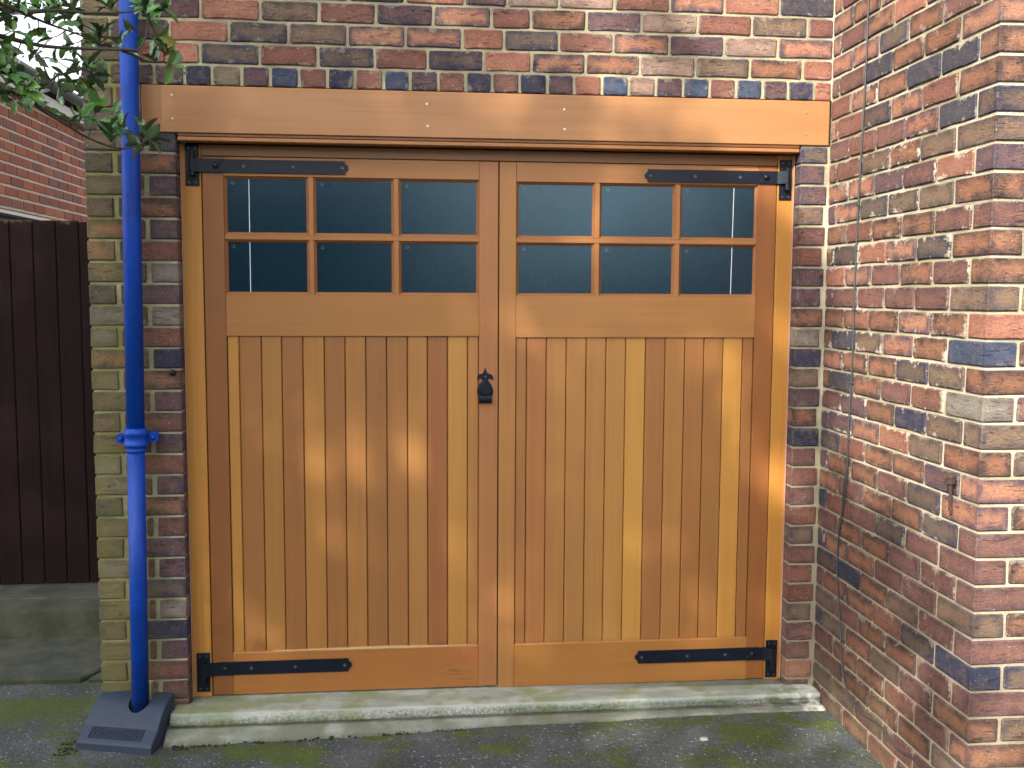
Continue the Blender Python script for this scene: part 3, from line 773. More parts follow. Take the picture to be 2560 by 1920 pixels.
# lock cover: fleur-de-lis plate, swinging drop cover, thumb pull
cx = .2955; zc = 1.300
pl = [(0, .068), (.006, .052), (.010, .044), (.018, .041), (.027, .040), (.033, .032), (.035, .022), (.032, .010), (.029, .018), (.022, .022), (.015, .021), (.012, .014), (.026, -.004), (.034, -.022), (.035, -.036), (.032, -.050), (.030, -.054),
      (-.030, -.054), (-.032, -.050), (-.035, -.036), (-.034, -.022), (-.026, -.004), (-.012, .014), (-.015, .021), (-.022, .022), (-.029, .018), (-.032, .010), (-.035, .022), (-.033, .032), (-.027, .040), (-.018, .041), (-.010, .044), (-.006, .052)]
lc_ = G(); lc_.poly([(cx+a*.98, zc+b) for a, b in pl][::-1], Y0-.004, Y0-.0003)
lc = lc_.obj("lock_cover", IRON, dl); lc['label'] = "fleur-de-lis plate of the cylinder lock"
dp = []
for i in range(28):
    a = 2*math.pi*i/28; r_ = .0275
    x_ = r_*math.sin(a); z_ = r_*math.cos(a)
    if z_ > 0: x_ *= 1-.55*(z_/r_)**1.6; z_ *= 1.45
    dp.append((cx+.001+x_, zc-.022+z_))
g = G(); g.poly(dp[::-1], Y0-.0125, Y0-.0043, .003); g.obj("drop_cover", IRON, lc)
g = G()
prf = [(Y0-.004, -.052), (Y0-.016, -.052), (Y0-.021, -.058), (Y0-.021, -.068), (Y0-.016, -.078), (Y0-.007, -.083), (Y0-.0005, -.084), (Y0-.0005, -.052)]
n = len(prf); v = [(cx+.001+sx_, y, zc+z) for sx_ in (-.0275, .0265) for y, z in prf]
g.add(v, [tuple(range(n)), tuple(range(2*n-1, n-1, -1))]+[(i, i+n, (i+1) % n+n, (i+1) % n) for i in range(n)])
g.obj("thumb_pull", IRON, lc)
screw(cx+.001, zc+.030, Y0-.004, lc, .005)

# garage interior behind the doors so that no light leaks
ins = G(); ins.box(-.93, 1.61, .16, .165, -.3, 2.5); o = ins.obj("garage_interior", DARK); tag(o, kind='structure')

# ------------------------------------------------------------------ downpipe
dp_ = empty("downpipe", (-1.105, -.075, .0), "bright blue painted cast iron downpipe on the left brick pier", "downpipe")
pxx = lambda z: -1.1065+.0105*z
g = G(); g.tube([(pxx(z), -.076, z) for z in (-.05, 1.105)], .0335, 36); g.obj("lower_pipe", PIPE, dp_, True)
g = G(); g.tube([(pxx(z), -.076, z) for z in (1.105, 2.0, 3.0, 5.0)], .0345, 36); g.obj("upper_pipe", PIPE, dp_, True)
def lathe(prof, cx, cy, n=36):
    v = []; f = []
    for r_, z in prof:
        for i in range(n): a = 2*math.pi*i/n; v.append((cx+r_*math.cos(a), cy+r_*math.sin(a), z))
    for j in range(len(prof)-1):
        for i in range(n): f.append((j*n+i, j*n+(i+1) % n, (j+1)*n+(i+1) % n, (j+1)*n+i))
    return v, f
cx_ = pxx(1.1)
v, f = lathe([(.034, 1.048), (.0385, 1.050), (.0395, 1.056), (.037, 1.061), (.0375, 1.067), (.0445, 1.071), (.0475, 1.077), (.0475, 1.082), (.0425, 1.087), (.0415, 1.112), (.0455, 1.116), (.0470, 1.122), (.0465, 1.129), (.0425, 1.134), (.0405, 1.141), (.034, 1.143)], cx_, -.076)
sk = meshobj("socket_collar", v, f, PIPE, dp_, True)
for sgn, ex in ((-1, -.060), (1, .061)):
    g = G(); x = cx_+ex; zz = 1.098+(.004 if sgn > 0 else 0)
    g.tube([(x, -.060, zz), (x, -.036, zz)], .0205, 20)
    g.box(min(x, cx_+sgn*.03), max(x, cx_+sgn*.03), -.058, -.038, zz-.020, zz+.018, .003)
    g.tube([(x, -.036, zz), (x, .004, zz)], .013, 14)
    er = g.obj("fixing_ear", PIPE, sk)
    g = G(); g.tube([(x, -.069, zz-.001), (x, -.064, zz), (x, -.058, zz)], [.0065, .010, .0105], 12); g.obj("bolt_head", PIPE, er, True) if False else None
    g2 = G(); g2.tube([(x, -.070, zz-.001), (x, -.066, zz), (x, -.058, zz)], [.006, .010, .0108], 12)
    er2 = meshobj("bolt_head", g2.v, g2.f, PIPE, sk, True)
    er.parent = sk
g = G(); g.box(cx_+.050, cx_+.078, -.052, -.030, 1.106, 1.124, .004); g.obj("second_lug", PIPE, sk)

# ------------------------------------------------------------------ gully cover (drain shoe)
gc = empty("gully_cover", (-1.126, -.004, -.10), "grey plastic gully cover with slotted front at the foot of the blue downpipe", "drain cover")
gc.rotation_euler = (0, 0, -rad(15))
prof = [(0.0, .148), (.010, .149), (.03, .145), (.04, .142), (.05, .139), (.06, .135), (.07, .131), (.0775, .127), (.085, .122), (.0925, .116), (.10, .110), (.115, .096), (.130, .080), (.143, .064), (.147, .056), (.150, .0538), (.192, .0248), (.196, .022), (.201, .018), (.207, .008), (.208, -.02)]
U = [-.151, -.147, -.13]+[-.1175+.005*i for i in range(48)]+[.13, .147, .151]
def shz(v): 
    for (a, b), (c, d) in zip(prof, prof[1:]):
        if a <= v <= c: return b+(d-b)*(v-a)/(c-a)
v = []; f = []
for j, (vv, z) in enumerate(prof):
    for i, u in enumerate(U):
        zz = z - (.004 if i in (0, len(U)-1) else 0)
        v.append((u*(1.0+vv*.25), -vv, zz))
nu = len(U); gone = set()
def hole(u, v_): return (abs(u-.036)-.043) if v_ < .066 else math.hypot(u-.036, v_-.066)-.043
for j in range(len(prof)-1):
    for i in range(nu-1):
        uc = (U[i]+U[i+1])/2; vc = (prof[j][0]+prof[j+1][0])/2
        if hole(uc, vc) < 0: gone.update(((j, i), (j, i+1), (j+1, i), (j+1, i+1))); continue
        if abs(prof[j][0]-.150) < 1e-6 and 4 <= i <= 47 and i % 2 == 0: continue
        a = j*nu+i; f.append((a, a+1, a+nu+1, a+nu))
for (j, i) in gone:                                # round the pipe notch
    u, vv = U[i], prof[j][0]; d = hole(u, vv)
    if vv < .066: u2, v2 = .036+math.copysign(.043, u-.036), vv
    else:
        m = math.hypot(u-.036, vv-.066) or 1; u2, v2 = .036+(u-.036)/m*.043, .066+(vv-.066)/m*.043
    v[j*nu+i] = (u2*(1+v2*.25), -v2, shz(v2))
for j in range(len(prof)-1):                       # side skirts
    for e in (0, nu-1):
        a = len(v); p0 = v[j*nu+e]; p1 = v[(j+1)*nu+e]
        v += [p0, p1, (p1[0], p1[1], -.04), (p0[0], p0[1], -.04)]; f.append((a, a+1, a+2, a+3))
me = bpy.data.meshes.new("cover_shell"); me.from_pydata(v, [], f); me.materials.append(PLAST); me.update()
cs_ = bpy.data.objects.new("cover_shell", me); COL.objects.link(cs_); cs_.parent = gc
bm = bmesh.new(); bm.from_mesh(me); bmesh.ops.remove_doubles(bm, verts=bm.verts, dist=1e-5); bmesh.ops.recalc_face_normals(bm, faces=bm.faces); bm.to_mesh(me); bm.free()
md = cs_.modifiers.new("thickness", 'SOLIDIFY'); md.thickness = .003; md.offset = -1
g = G(); g.box(-.135, .135, -.185, -.01, -.045, -.030); me = bpy.data.meshes.new("gully_water"); me.from_pydata(g.v, [], g.f); me.materials.append(DARK)
o = bpy.data.objects.new("gully_pit", me); COL.objects.link(o); o.parent = gc
for u in (-.138, .138):
    g = G(); g.tube([(u, .0-.004, .132), (u, -.013, .132)], .0042, 8); me = bpy.data.meshes.new("screw"); me.from_pydata(g.v, [], g.f); me.materials.append(STEEL)
    o = bpy.data.objects.new("screw", me); COL.objects.link(o); o.parent = gc

# ------------------------------------------------------------------ cable, hook, stud
cp_ = [(-.336, 5.0), (-.335, 2.90), (-.335, 2.585), (-.324, 2.325), (-.308, 2.016), (-.301, 1.701), (-.303, 1.38), (-.292, 1.169), (-.292, .984), (-.272, .847), (-.236, .714), (-.228, .60), (-.232, .521), (-.262, .385), (-.290, .261), (-.312, .16), (-.345, .10), (-.392, .075), (-.45, .060), (-.514, .056), (-.59, .066), (-.669, .069), (-.74, .055), (-.796, .047), (-.85, .055), (-.91, .062), (-.99, .058), (-1.10, .04), (-1.19, .02)]
def smoothpath(p, n=4):
    out = []
    for i in range(len(p)-1):
        p0 = Vector(p[max(i-1, 0)]); p1 = Vector(p[i]); p2 = Vector(p[i+1]); p3 = Vector(p[min(i+2, len(p)-1)])
        for k in range(n):
            t = k/n; out.append(.5*((2*p1)+(-p0+p2)*t+(2*p0-5*p1+4*p2-p3)*t*t+(-p0+3*p1-3*p2+p3)*t**3))
    out.append(Vector(p[-1])); return out
sp_ = smoothpath([(XR-.0055, a, b) for a, b in cp_])
ca = empty("wall_cable", (XR, -.3, .1), "thin grey cable running down the side wall and sagging along its foot", "cable")
g = G(); g.tube(sp_, .0036, 8); g.obj("sheath", CABLE, ca, True)
g = G(); c2 = [(XR-.0045, -.292, 1.05), (XR-.0045, -.282, .98), (XR-.0045, -.258, .88), (XR-.0045, -.250, .80), (XR-.0045, -.240, .72)]
g.tube(smoothpath(c2), .0025, 6); g.obj("spare_strand", CABLE, ca, True)
for a, b in ((-.309, 2.03), (-.302, 1.62), (-.300, 1.33), (-.292, 1.10), (-.24, .73), (-.262, .385)):
    g = G(); g.box(XR-.011, XR-.0006, a-.008, a+.006, b-.004, b+.004, .0012); g.obj("cable_clip", CABLE, ca)
hk = empty("wall_hook", (XR, -1.085, 1.07), "rusty iron screw eye with a hanging bolt on the side wall near its corner", "hook")
g = G(); hx_ = XR-.018
g.tube([(XR+.01, -1.072, 1.094), (XR-.012, -1.074, 1.092), (hx_-.004, -1.080, 1.084)], [.010, .012, .009], 10)
g.obj("eye", RUST, hk)
g = G(); g.tube([(hx_, -1.084, 1.086), (hx_, -1.084, 1.072)], [.018, .016], 12); g.obj("washer", RUST, hk)
g = G(); g.tube([(hx_, -1.084, 1.072), (hx_, -1.086, 1.045), (hx_+.002, -1.085, 1.0), (hx_+.004, -1.085, .985)], [.010, .006, .0055, .008], 8); g.obj("hanging_bolt", RUST, hk)
kb = G(); kb.tube([(-.962, -.026, 1.356), (-.962, -.022, 1.356), (-.962, -.010, 1.356), (-.962, .002, 1.356)], [.006, .011, .0125, .008], 14)
o = kb.obj("wall_stud", IRON, smooth=True); tag(o, "small round black stud on the brick pier beside the door frame", "stud")

# ------------------------------------------------------------------ neighbour's wall, eaves
nb = empty("neighbouring_outbuilding", (-2.8, 4.0, 0), "neighbouring red brick outbuilding with cream soffit beyond the dark gate", "building")
NBX = -2.8
k_ = N("red_facing_brick"); pp = k_.vec('ADD', k_.coord('Object'), k_.vec('SCALE', k_.comb(k_.rand(), k_.rand(), k_.rand()), 50.0))
nn_ = k_.noise(pp, 30, 4, .6)
NBRICK = k_.fin(k_.mix(k_.math('MULTIPLY', nn_, .7), k_.attr('tone'), k_.vec('SCALE', k_.attr('tone'), .6)), .85, k_.bump(nn_, .4, .004), .3)
NMORT = mortar_material((.62, .50, .38), (.52, .42, .32), False); NMORT.name = "pale_mortar"
g = G(); g.box(NBX-2.2, NBX-.006, 1.2, 7.2, -.3, 3.10); g.obj("mortar", NMORT, nb)
nm = []
for vv in range(3):
    v, f = cham(-.05, .0, -.0985, .0985, -.0305, .0305, .003); q = random.Random(vv)
    me = bpy.data.meshes.new("brick"); me.from_pydata([(a, b+q.uniform(-.001, .001), c+q.uniform(-.001, .001)) for a, b, c in v], [], f); me.materials.append(NBRICK); nm.append(me)
for r in range(12):
    z = 2.20+r*.0775-.010; y = 2.35+(.107 if r % 2 else 0)
    while y < 6.0:
        o = bpy.data.objects.new("brick", nm[R.randrange(3)]); COL.objects.link(o); o.parent = nb
        o.location = (0+R.uniform(-.001, .001), y+.1075-4.0, z+.0325); t = R.choice([(150, 84, 60), (142, 78, 58), (158, 92, 66), (134, 76, 62), (126, 80, 72)]); o['tone'] = lin(*t, R.uniform(1.0, 1.3)); y += .2145
SOFF = simple("cream_painted_board", (.62, .56, .50), .6)
FELT = simple("dark_roof_edge", (.03, .03, .032), .8)
GUT = simple("grey_plastic_gutter", (.09, .085, .08), .45)
g = G(); g.box(NBX-.3, NBX+.07, 1.6, 6.2, 3.075, 3.150, .002); g.obj("eaves_board", SOFF, nb)
g = G()
def half_round(x, z, r, y0, y1, n=10):
    v = []; f = []
    for y in (y0, y1):
        for rr in (r, r-.004):
            for i in range(n+1):
                a = math.pi+math.pi*i/n; v.append((x+rr*math.cos(a), y, z+rr*math.sin(a)))
    m = n+1
    for i in range(n): f += [(i, i+1, 2*m+i+1, 2*m+i), (m+i, 3*m+i, 3*m+i+1, m+i+1), (i, m+i, m+i+1, i+1), (2*m+i, 2*m+i+1, 3*m+i+1, 3*m+i)]
    f += [(0, 2*m, 3*m, m), (n, m+n, 3*m+n, 2*m+n)]
    return v, f
g.add(*half_round(NBX+.115, 3.235, .058, 1.6, 6.25)); g.obj("gutter", GUT, nb)
g = G(); g.box(NBX+.072, NBX+.165, 5.0, 5.06, 3.11, 3.20, .004); g.obj("gutter_bracket", GUT, nb)
g = G(); v = [(NBX+.09, 1.6, 3.20), (NBX+.09, 6.25, 3.20), (NBX-2.3, 6.25, 3.55), (NBX-2.3, 1.6, 3.55)]; v += [(a, b, c+.04) for a, b, c in v]
g.add(v, [(3, 2, 1, 0), (4, 5, 6, 7), (0, 1, 5, 4), (1, 2, 6, 5), (2, 3, 7, 6), (3, 0, 4, 7)]); g.obj("roof", FELT, nb)
g = G(); g.box(NBX+.001, NBX+.10, 2.2, 4.2, 2.185, 2.212, .002); g.obj("timber_ledge", FELT, nb)
g = G(); g.box(NBX+.1005, NBX+.112, 2.2, 3.75, 2.196, 2.218, .002); g.obj("ledge_trim", SOFF, nb)

# ------------------------------------------------------------------ dark gate and steps in the passage
GW = N("dark_creosoted_wood"); p = GW.vec('ADD', GW.coord('Object'), GW.vec('SCALE', GW.comb(GW.rand(), GW.rand(), GW.rand()), 20.0))
gn_ = GW.noise(GW.vec('MULTIPLY', p, (60, 60, 2.5)), 1, 4, .6); Pz = GW.sep(GW.pos())
gcol = GW.mix(GW.math('MULTIPLY', gn_, .9), (.016, .0075, .0072), (.006, .0032, .003))
gcol = GW.mix(GW.math('MULTIPLY', GW.sstep(GW.math('ADD', Pz[2], GW.math('MULTIPLY', GW.noise(p, 30, 3), .12)), 2.10, 2.15), .6), gcol, (.17, .12, .06))
GATEM = GW.fin(gcol, .85, GW.bump(gn_, .3, .003), .12)
ga = empty("passage_gate", (-2.0, 1.52, .06), "tall dark brown boarded gate in the passage left of the pier", "gate")
xb = -2.74; i = 0
while xb < -1.25:
    wdt = .1190; g = G(); q = R.uniform(-.0015, .0015)
    g.box(xb+.0022, xb+wdt-.0022, 1.52+q, 1.545, .072, 2.056+R.uniform(-.004, .004), .004); g.obj("board", GATEM, ga); xb += wdt; i += 1
for z in (.35, 1.75):
    g = G(); g.box(-2.74, -1.27, 1.546, 1.59, z, z+.10, .003); g.obj("rail", GATEM, ga)
g = G(); g.box(-2.86, -2.742, 1.50, 1.60, -.1, 2.20, .004); g.obj("post", GATEM, ga)

st = N("damp_stone"); p = st.pos(); n1 = st.noise(p, 6, 5, .6); n2 = st.noise(p, 70, 4, .7)
c = st.mix(st.sstep(n1, .35, .65), (.088, .088, .068), (.045, .054, .040)); c = st.mix(st.math('MULTIPLY', n2, .6), c, st.vec('SCALE', c, .45))
geo = st.t.nodes.new('ShaderNodeNewGeometry'); nzz = st.sep(geo.outputs['Normal'])[2]
gg = st.math('MULTIPLY', st.sstep(nzz, .8, .3), st.sstep(n1, .3, .6)); c = st.mix(st.math('MULTIPLY', gg, .6), c, (.035, .045, .015))
STONE = st.fin(c, .88, st.bump(n2, .7, .005), .3)
stp = empty("passage_steps", (-1.9, 1.1, -.1), "damp mossy stone slabs and step leading to the dark gate", "steps")
def slab(name, pts, z0, z1, parent, ch=.008):
    """plan outline counter-clockwise seen from above"""
    n = len(pts); c = [sum(p[0] for p in pts)/n, sum(p[1] for p in pts)/n]; v = []
    for p in pts: 
        d = Vector((p[0]-c[0], p[1]-c[1])); d.normalize(); v.append((p[0]-d.x*ch, p[1]-d.y*ch, z1))
    v += [(p[0], p[1], z1-ch) for p in pts]+[(p[0], p[1], z0) for p in pts]
    f = [tuple(range(n))]+[(r_*n+i, r_*n+n+i, r_*n+n+(i+1) % n, r_*n+(i+1) % n) for r_ in (0, 1) for i in range(n)]
    return meshobj(name, v, f, STONE, parent)
slab("slab", [(-2.75, .548), (-1.535, .530), (-1.405, .80), (-1.30, 1.10), (-2.75, 1.10)], -.2, -.092, stp)
slab("slab_corner", [(-1.500, .535), (-1.29, .545), (-1.29, 1.03), (-1.385, .80)], -.2, -.098, stp)
g = slab("riser", [(-2.75, 1.109), (-1.285, 1.109), (-1.285, 1.30), (-2.75, 1.30)], -.2, .052, stp, .014)
slab("tread", [(-2.75, 1.306), (-1.285, 1.298), (-1.285, 2.3), (-2.75, 2.3)], -.2, .060, stp, .006)

# ------------------------------------------------------------------ holly
k = N("holly_leaf"); rn = k.rand(); P = k.sep(k.coord('Object'))
geo = k.t.nodes.new('ShaderNodeNewGeometry')
base = k.mix(rn, (.034, .125, .034), (.11, .245, .040))
base = k.mix(k.sstep(rn, .93, .97), base, (.20, .24, .03))
base = k.mix(k.math('MULTIPLY', k.sstep(k.math('ABSOLUTE', P[1]), .0022, .0006), .7), base, (.16, .24, .08))
base = k.mix(geo.outputs['Backfacing'], base, (.075, .12, .05))
k.b.inputs['Transmission Weight'].default_value = 0
HL = k.fin(base, .20, k.bump(k.noise(k.coord('Object'), 150, 2), .15, .001), .6)
BARK = simple("holly_bark", (.065, .055, .035), .85, 0, 80, .6, .5)
def leaf_mesh(seed, L=1.0):
    q = random.Random(seed); wmax = q.uniform(.19, .25); curl = q.uniform(.04, .14); n = 7; v = []; f = []
    sp = q.random() < .6
    for i in range(n):
        t = i/(n-1); wv = wmax*math.sin(math.pi*min(1, t*.93+.05))**.8
        if sp and i in (2, 4): wv *= 1.30
        if sp and i in (3,): wv *= .85
        if i == n-1: wv = .004
        z = -curl*(t-.3)**2*2+q.uniform(-.01, .01); fold = wv*.35
        v += [(t, -wv, z+fold), (t, 0, z), (t, wv, z+fold)]
    for i in range(n-1):
        a = i*3; f += [(a, a+3, a+4, a+1), (a+1, a+4, a+5, a+2)]
    me = bpy.data.meshes.new("leaf"); me.from_pydata(v, [], f); me.materials.append(HL); me.polygons.foreach_set('use_smooth', [True]*len(f)); me.update(); return me
LM = [leaf_mesh(i) for i in range(6)]
ho = empty("holly_tree", (-3.2, -1.9, -.12), "holly branches with glossy dark green leaves hanging in front of the blue pipe", "tree")
hb_ = world_loc(ho)
paths = [
 [(-3.15, -1.85, 2.0), (-2.3, -1.5, 2.45), (-1.55, -1.25, 2.50), (-1.202, -1.1, 2.492), (-1.194, -1.0, 2.505), (-1.166, -.9, 2.507), (-1.134, -.8, 2.504), (-1.077, -.7, 2.499), (-1.031, -.6, 2.492)],
 [(-3.15, -1.85, 1.9), (-2.2, -1.4, 2.35), (-1.5, -1.12, 2.42), (-1.245, -1.0, 2.422), (-1.226, -.925, 2.431), (-1.16, -.85, 2.428), (-1.11, -.775, 2.437), (-.925, -.7, 2.453), (-.905, -.625, 2.471), (-.902, -.55, 2.523), (-.908, -.475, 2.596), (-.921, -.4, 2.658)],
 [(-.935, -.70, 2.452), (-.945, -.5, 2.478), (-.925, -.42, 2.478), (-.885, -.36, 2.492)],
 [(-3.15, -1.85, 1.6), (-2.2, -1.5, 2.1), (-1.5, -1.15, 2.24), (-1.252, -1.0, 2.258), (-1.232, -.925, 2.27), (-1.193, -.85, 2.275), (-1.159, -.775, 2.24), (-1.108, -.7, 2.207), (-1.074, -.625, 2.183), (-1.007, -.55, 2.161), (-.962, -.475, 2.176), (-.945, -.4, 2.212)],
 [(-2.2, -1.45, 2.25), (-1.5, -1.15, 2.33), (-1.249, -1.0, 2.33), (-1.232, -.92, 2.328), (-1.144, -.84, 2.309), (-1.118, -.76, 2.355), (-1.068, -.68, 2.391), (-1.06, -.6, 2.394)],
 [(-1.166, -.9, 2.507), (-1.099, -.8, 2.543), (-1.057, -.7, 2.565), (-.943, -.6, 2.597), (-.912, -.5, 2.643)]]
allp = []
for i, pth in enumerate(paths):
    s = smoothpath(pth, 3); n = len(s); r0 = .011 if len(pth) > 8 else .005
    g = G(); g.tube(s, [max(.0022, (r0*(1-j/n)**1.6+.0022)) for j in range(n)], 7); g.obj("branch", BARK, ho, True); allp += [p for p in s if p.x > -1.6]
g = G(); g.tube([(-3.2, -1.9, -.3), (-3.18, -1.88, .8), (-3.15, -1.85, 1.7), (-3.2, -1.8, 2.8), (-3.3, -1.7, 3.9)], [.13, .11, .09, .06, .02], 12); g.obj("trunk", BARK, ho, True)
CL = [(-1.035, -.584, 2.533, 8), (-1.013, -.572, 2.623, 7), (-.933, -.412, 2.674, 8), (-.86, -.441, 2.661, 8), (-.909, -.452, 2.625, 6), (-.889, -.412, 2.561, 6), (-.885, -.35, 2.533, 7), (-.855, -.364, 2.482, 5), (-.921, -.368, 2.503, 6), (-1.063, -.636, 2.416, 6), (-1.066, -.58, 2.398, 6), (-1.063, -.621, 2.345, 4), (-1.05, -.61, 2.276, 4), (-1.077, -.678, 2.245, 4), (-1.022, -.545, 2.219, 7), (-1.022, -.418, 2.259, 5), (-.958, -.361, 2.25, 7), (-.938, -.363, 2.221, 7), (-.978, -.364, 2.2, 5), (-1.022, -.548, 2.188, 3), (-1.043, -.584, 2.499, 7), (-1.009, -.463, 2.53, 5), (-1.119, -.64, 2.239, 5), (-1.137, -.681, 2.589, 6), (-1.113, -.622, 2.602, 7), (-1.139, -.851, 2.538, 7), (-1.192, -.872, 2.537, 7), (-1.211, -.906, 2.501, 6), (-1.207, -.939, 2.525, 6), (-1.125, -.794, 2.523, 4), (-1.115, -.708, 2.557, 4), (-1.177, -.948, 2.444, 3), (-1.225, -.869, 2.404, 5), (-1.214, -.855, 2.391, 4), (-1.215, -.939, 2.405, 4), (-1.151, -.826, 2.469, 3), (-1.159, -.711, 2.48, 3), (-1.17, -.807, 2.414, 3), (-1.152, -.696, 2.422, 4), (-1.12, -.635, 2.481, 3), (-1.1, -.657, 2.425, 4), (-1.115, -.706, 2.37, 5), (-1.149, -.744, 2.343, 5), (-1.162, -.81, 2.315, 5), (-1.172, -.898, 2.294, 5), (-1.199, -.94, 2.298, 6), (-1.229, -.898, 2.272, 5), (-1.16, -.893, 2.274, 4), (-1.173, -.925, 2.24, 3), (-1.168, -.777, 2.261, 4), (-1.188, -.92, 2.329, 4), (-1.215, -.936, 2.345, 5), (-1.127, -.717, 2.324, 5), (-1.105, -.696, 2.336, 4), (-1.103, -.576, 2.548, 4), (-1.079, -.672, 2.356, 3), (-1.117, -.773, 2.568, 4), (-1.179, -.827, 2.519, 3), (-.973, -.464, 2.577, 4)]
ntot = 0; gt = G()
for (x, y, z, n) in CL:
    c = Vector((x, y, z)); near = min(allp, key=lambda p: (p-c).length); ax = (c-near)
    if ax.length < .01: ax = Vector((.3, -.4, .5))
    if ax.length > .004: gt.tube([near, near.lerp(c, .5)+Vector((0, 0, -.006)), c], [.0022, .0018, .0012], 5)
    ax = (ax.normalized()+Vector((.35, -.35, .3))).normalized()
    big = .068 if x > -1.09 else .052
    for i in range(n):
        if ntot >= 298: break
        ntot += 1
        az = 2.4*i+R.uniform(-.4, .4); op = R.uniform(.5, 1.5)
        u = ax.orthogonal().normalized(); wv = ax.cross(u)
        d = (ax*math.cos(op)+(u*math.cos(az)+wv*math.sin(az))*math.sin(op)).normalized()
        up_ = (ax+Vector((0, -.3, .5))-d*d.dot(ax)).normalized(); yy = up_.cross(d).normalized(); zz = d.cross(yy)
        L = big*R.uniform(.75, 1.25)
        mt = Matrix((( d.x, yy.x, zz.x), (d.y, yy.y, zz.y), (d.z, yy.z, zz.z))).to_4x4()
        o = bpy.data.objects.new("leaf", R.choice(LM)); COL.objects.link(o); o.parent = ho
        o.matrix_local = Matrix.Translation(c-hb_-ax*R.uniform(0, .02)) @ mt @ Matrix.Diagonal((L, L*.95, L, 1))
o = gt.obj("twigs", BARK, ho); o['kind'] = 'stuff'
gl = G()
for (x, y, z, n) in CL:
    for i in range(n//2 if x < -1.02 else 1):
        c = Vector((x+R.gauss(0, .022), y+R.gauss(.05, .05), z+R.gauss(0, .022)))
        d = Vector((R.gauss(0, 1), R.gauss(0, 1), R.gauss(-.2, .8))).normalized(); u = Vector((R.gauss(0, .5), -.8, .6)); u = (u-d*u.dot(d)).normalized(); yy = u.cross(d)
        L = R.uniform(.036, .058); me = R.choice(LM)
        gl.add([tuple(c+d*v.co.x*L+yy*v.co.y*L+u*v.co.z*L) for v in me.vertices], [tuple(p.vertices) for p in me.polygons])
k = N("holly_leaf_small"); kp = k.pos(); kb_ = k.mix(k.sstep(k.noise(kp, 28, 2), .35, .65), (.032, .115, .030), (.095, .215, .035))
o = gl.obj("small_leaves", k.fin(kb_, .22, None, .6), ho, True); o['kind'] = 'stuff'

LEAFM = N("broad_leaf"); geo = LEAFM.t.nodes.new('ShaderNodeNewGeometry')
lc1 = LEAFM.mix(LEAFM.noise(geo.outputs['Position'], 3.0, 2), (.030, .065, .018), (.075, .12, .030))
LEAFM.fin(lc1, .5, None, .4)
def foliage(name, blobs, count, size, parent, seed, mat=None, s=.09, per=60):
    q = random.Random(seed); v = []; f = []
    tot = sum(b[3]*b[4]*b[5] for b in blobs)
    for bx, by, bz, rx, ry, rz in blobs:
        m = int(count*rx*ry*rz/tot); cl = []
        for _ in range(max(3, m//per)):
            while True:
                a = Vector((q.uniform(-1, 1), q.uniform(-1, 1), q.uniform(-1, 1)))
                if a.length < 1: break
            a = a*(.55+.45*a.length)/max(.3, a.length)*a.length; cl.append(a)
        for i in range(m):
            c0 = q.choice(cl)
            p = Vector((bx+(c0.x+q.gauss(0, s))*rx, by+(c0.y+q.gauss(0, s))*ry, bz+(c0.z+q.gauss(0, s))*rz))
            a = Vector((q.gauss(0, 1), q.gauss(0, 1), q.gauss(0, 1))).normalized(); b = a.orthogonal().normalized(); c = a.cross(b)
            L = size*q.uniform(.7, 1.3); W = L*.45
            n = len(v); v += [tuple(p-b*L*.5), tuple(p+c*W*.5+a*L*.06), tuple(p+b*L*.5), tuple(p-c*W*.5+a*L*.06)]; f.append((n, n+1, n+2, n+3))
    o = meshobj(name, v, f, mat or LEAFM.m, parent); o['kind'] = 'stuff'; return o
foliage("foliage", [(-3.3, -1.9, 2.7, 1.1, 1.0, 1.2), (-3.4, -1.5, 3.8, .8, .9, .9)], 9000, .06, ho, 3, LEAFM.m, .16, 45)

# ------------------------------------------------------------------ unseen trees and hedge across the drive, shaped for pane reflections and dappled shade
def tree(x, y, h, blobs, count, label, seed, leaf=.11):
    t = empty("broadleaf_tree", (x, y, gz(x, y)), label, "tree")
    g = G(); g.tube([(x, y, -.4), (x+.05, y, h*.3), (x-.05, y+.1, h*.6), (x, y, h)], [.22, .17, .11, .03], 12); g.obj("trunk", BARK, t, True)
    q = random.Random(seed)
    for b in blobs:
        for _ in range(2):
            s0 = Vector((x, y, h*q.uniform(.3, .6))); e = Vector((b[0]+q.uniform(-.4, .4)*b[3], b[1]+q.uniform(-.4, .4)*b[4], b[2]+q.uniform(-.1, .5)*b[5]))
            g = G(); g.tube(smoothpath([s0, s0.lerp(e, .5)+Vector((0, 0, .25)), e], 4), [.07*(1-i/9)+.012 for i in range(9)], 7); g.obj("limb", BARK, t, True)
    foliage("crown", blobs, count, leaf, t, seed)
tree(-6.0, -8.0, 8.6, [(-6.2, -7.6, 8.5, 1.7, 1.2, 1.15), (-6.1, -7.7, 8.7, 1.1, .9, .7), (-4.85, -7.6, 7.5, .95, 1.1, 1.35), (-4.25, -7.6, 7.1, .55, .9, 1.0), (-4.4, -7.6, 7.95, .5, .8, .6), (-6.4, -7.6, 8.0, .9, .8, .5), (-4.7, -7.6, 8.75, .5, .7, .4), (-4.35, -7.6, 6.3, .95, 1.0, .85), (-3.2, -7.6, 5.2, 1.0, .9, .65), (-8.3, -7.4, 8.3, 1.7, 1.5, 1.9), (-7.6, -7.4, 6.6, 1.6, 1.5, 1.8), (-5.6, -7.5, 5.6, 1.7, 1.4, 1.3)], 32000, "unseen tall broadleaf tree across the drive, crown shaped to place the dappled shade", 21, .13)
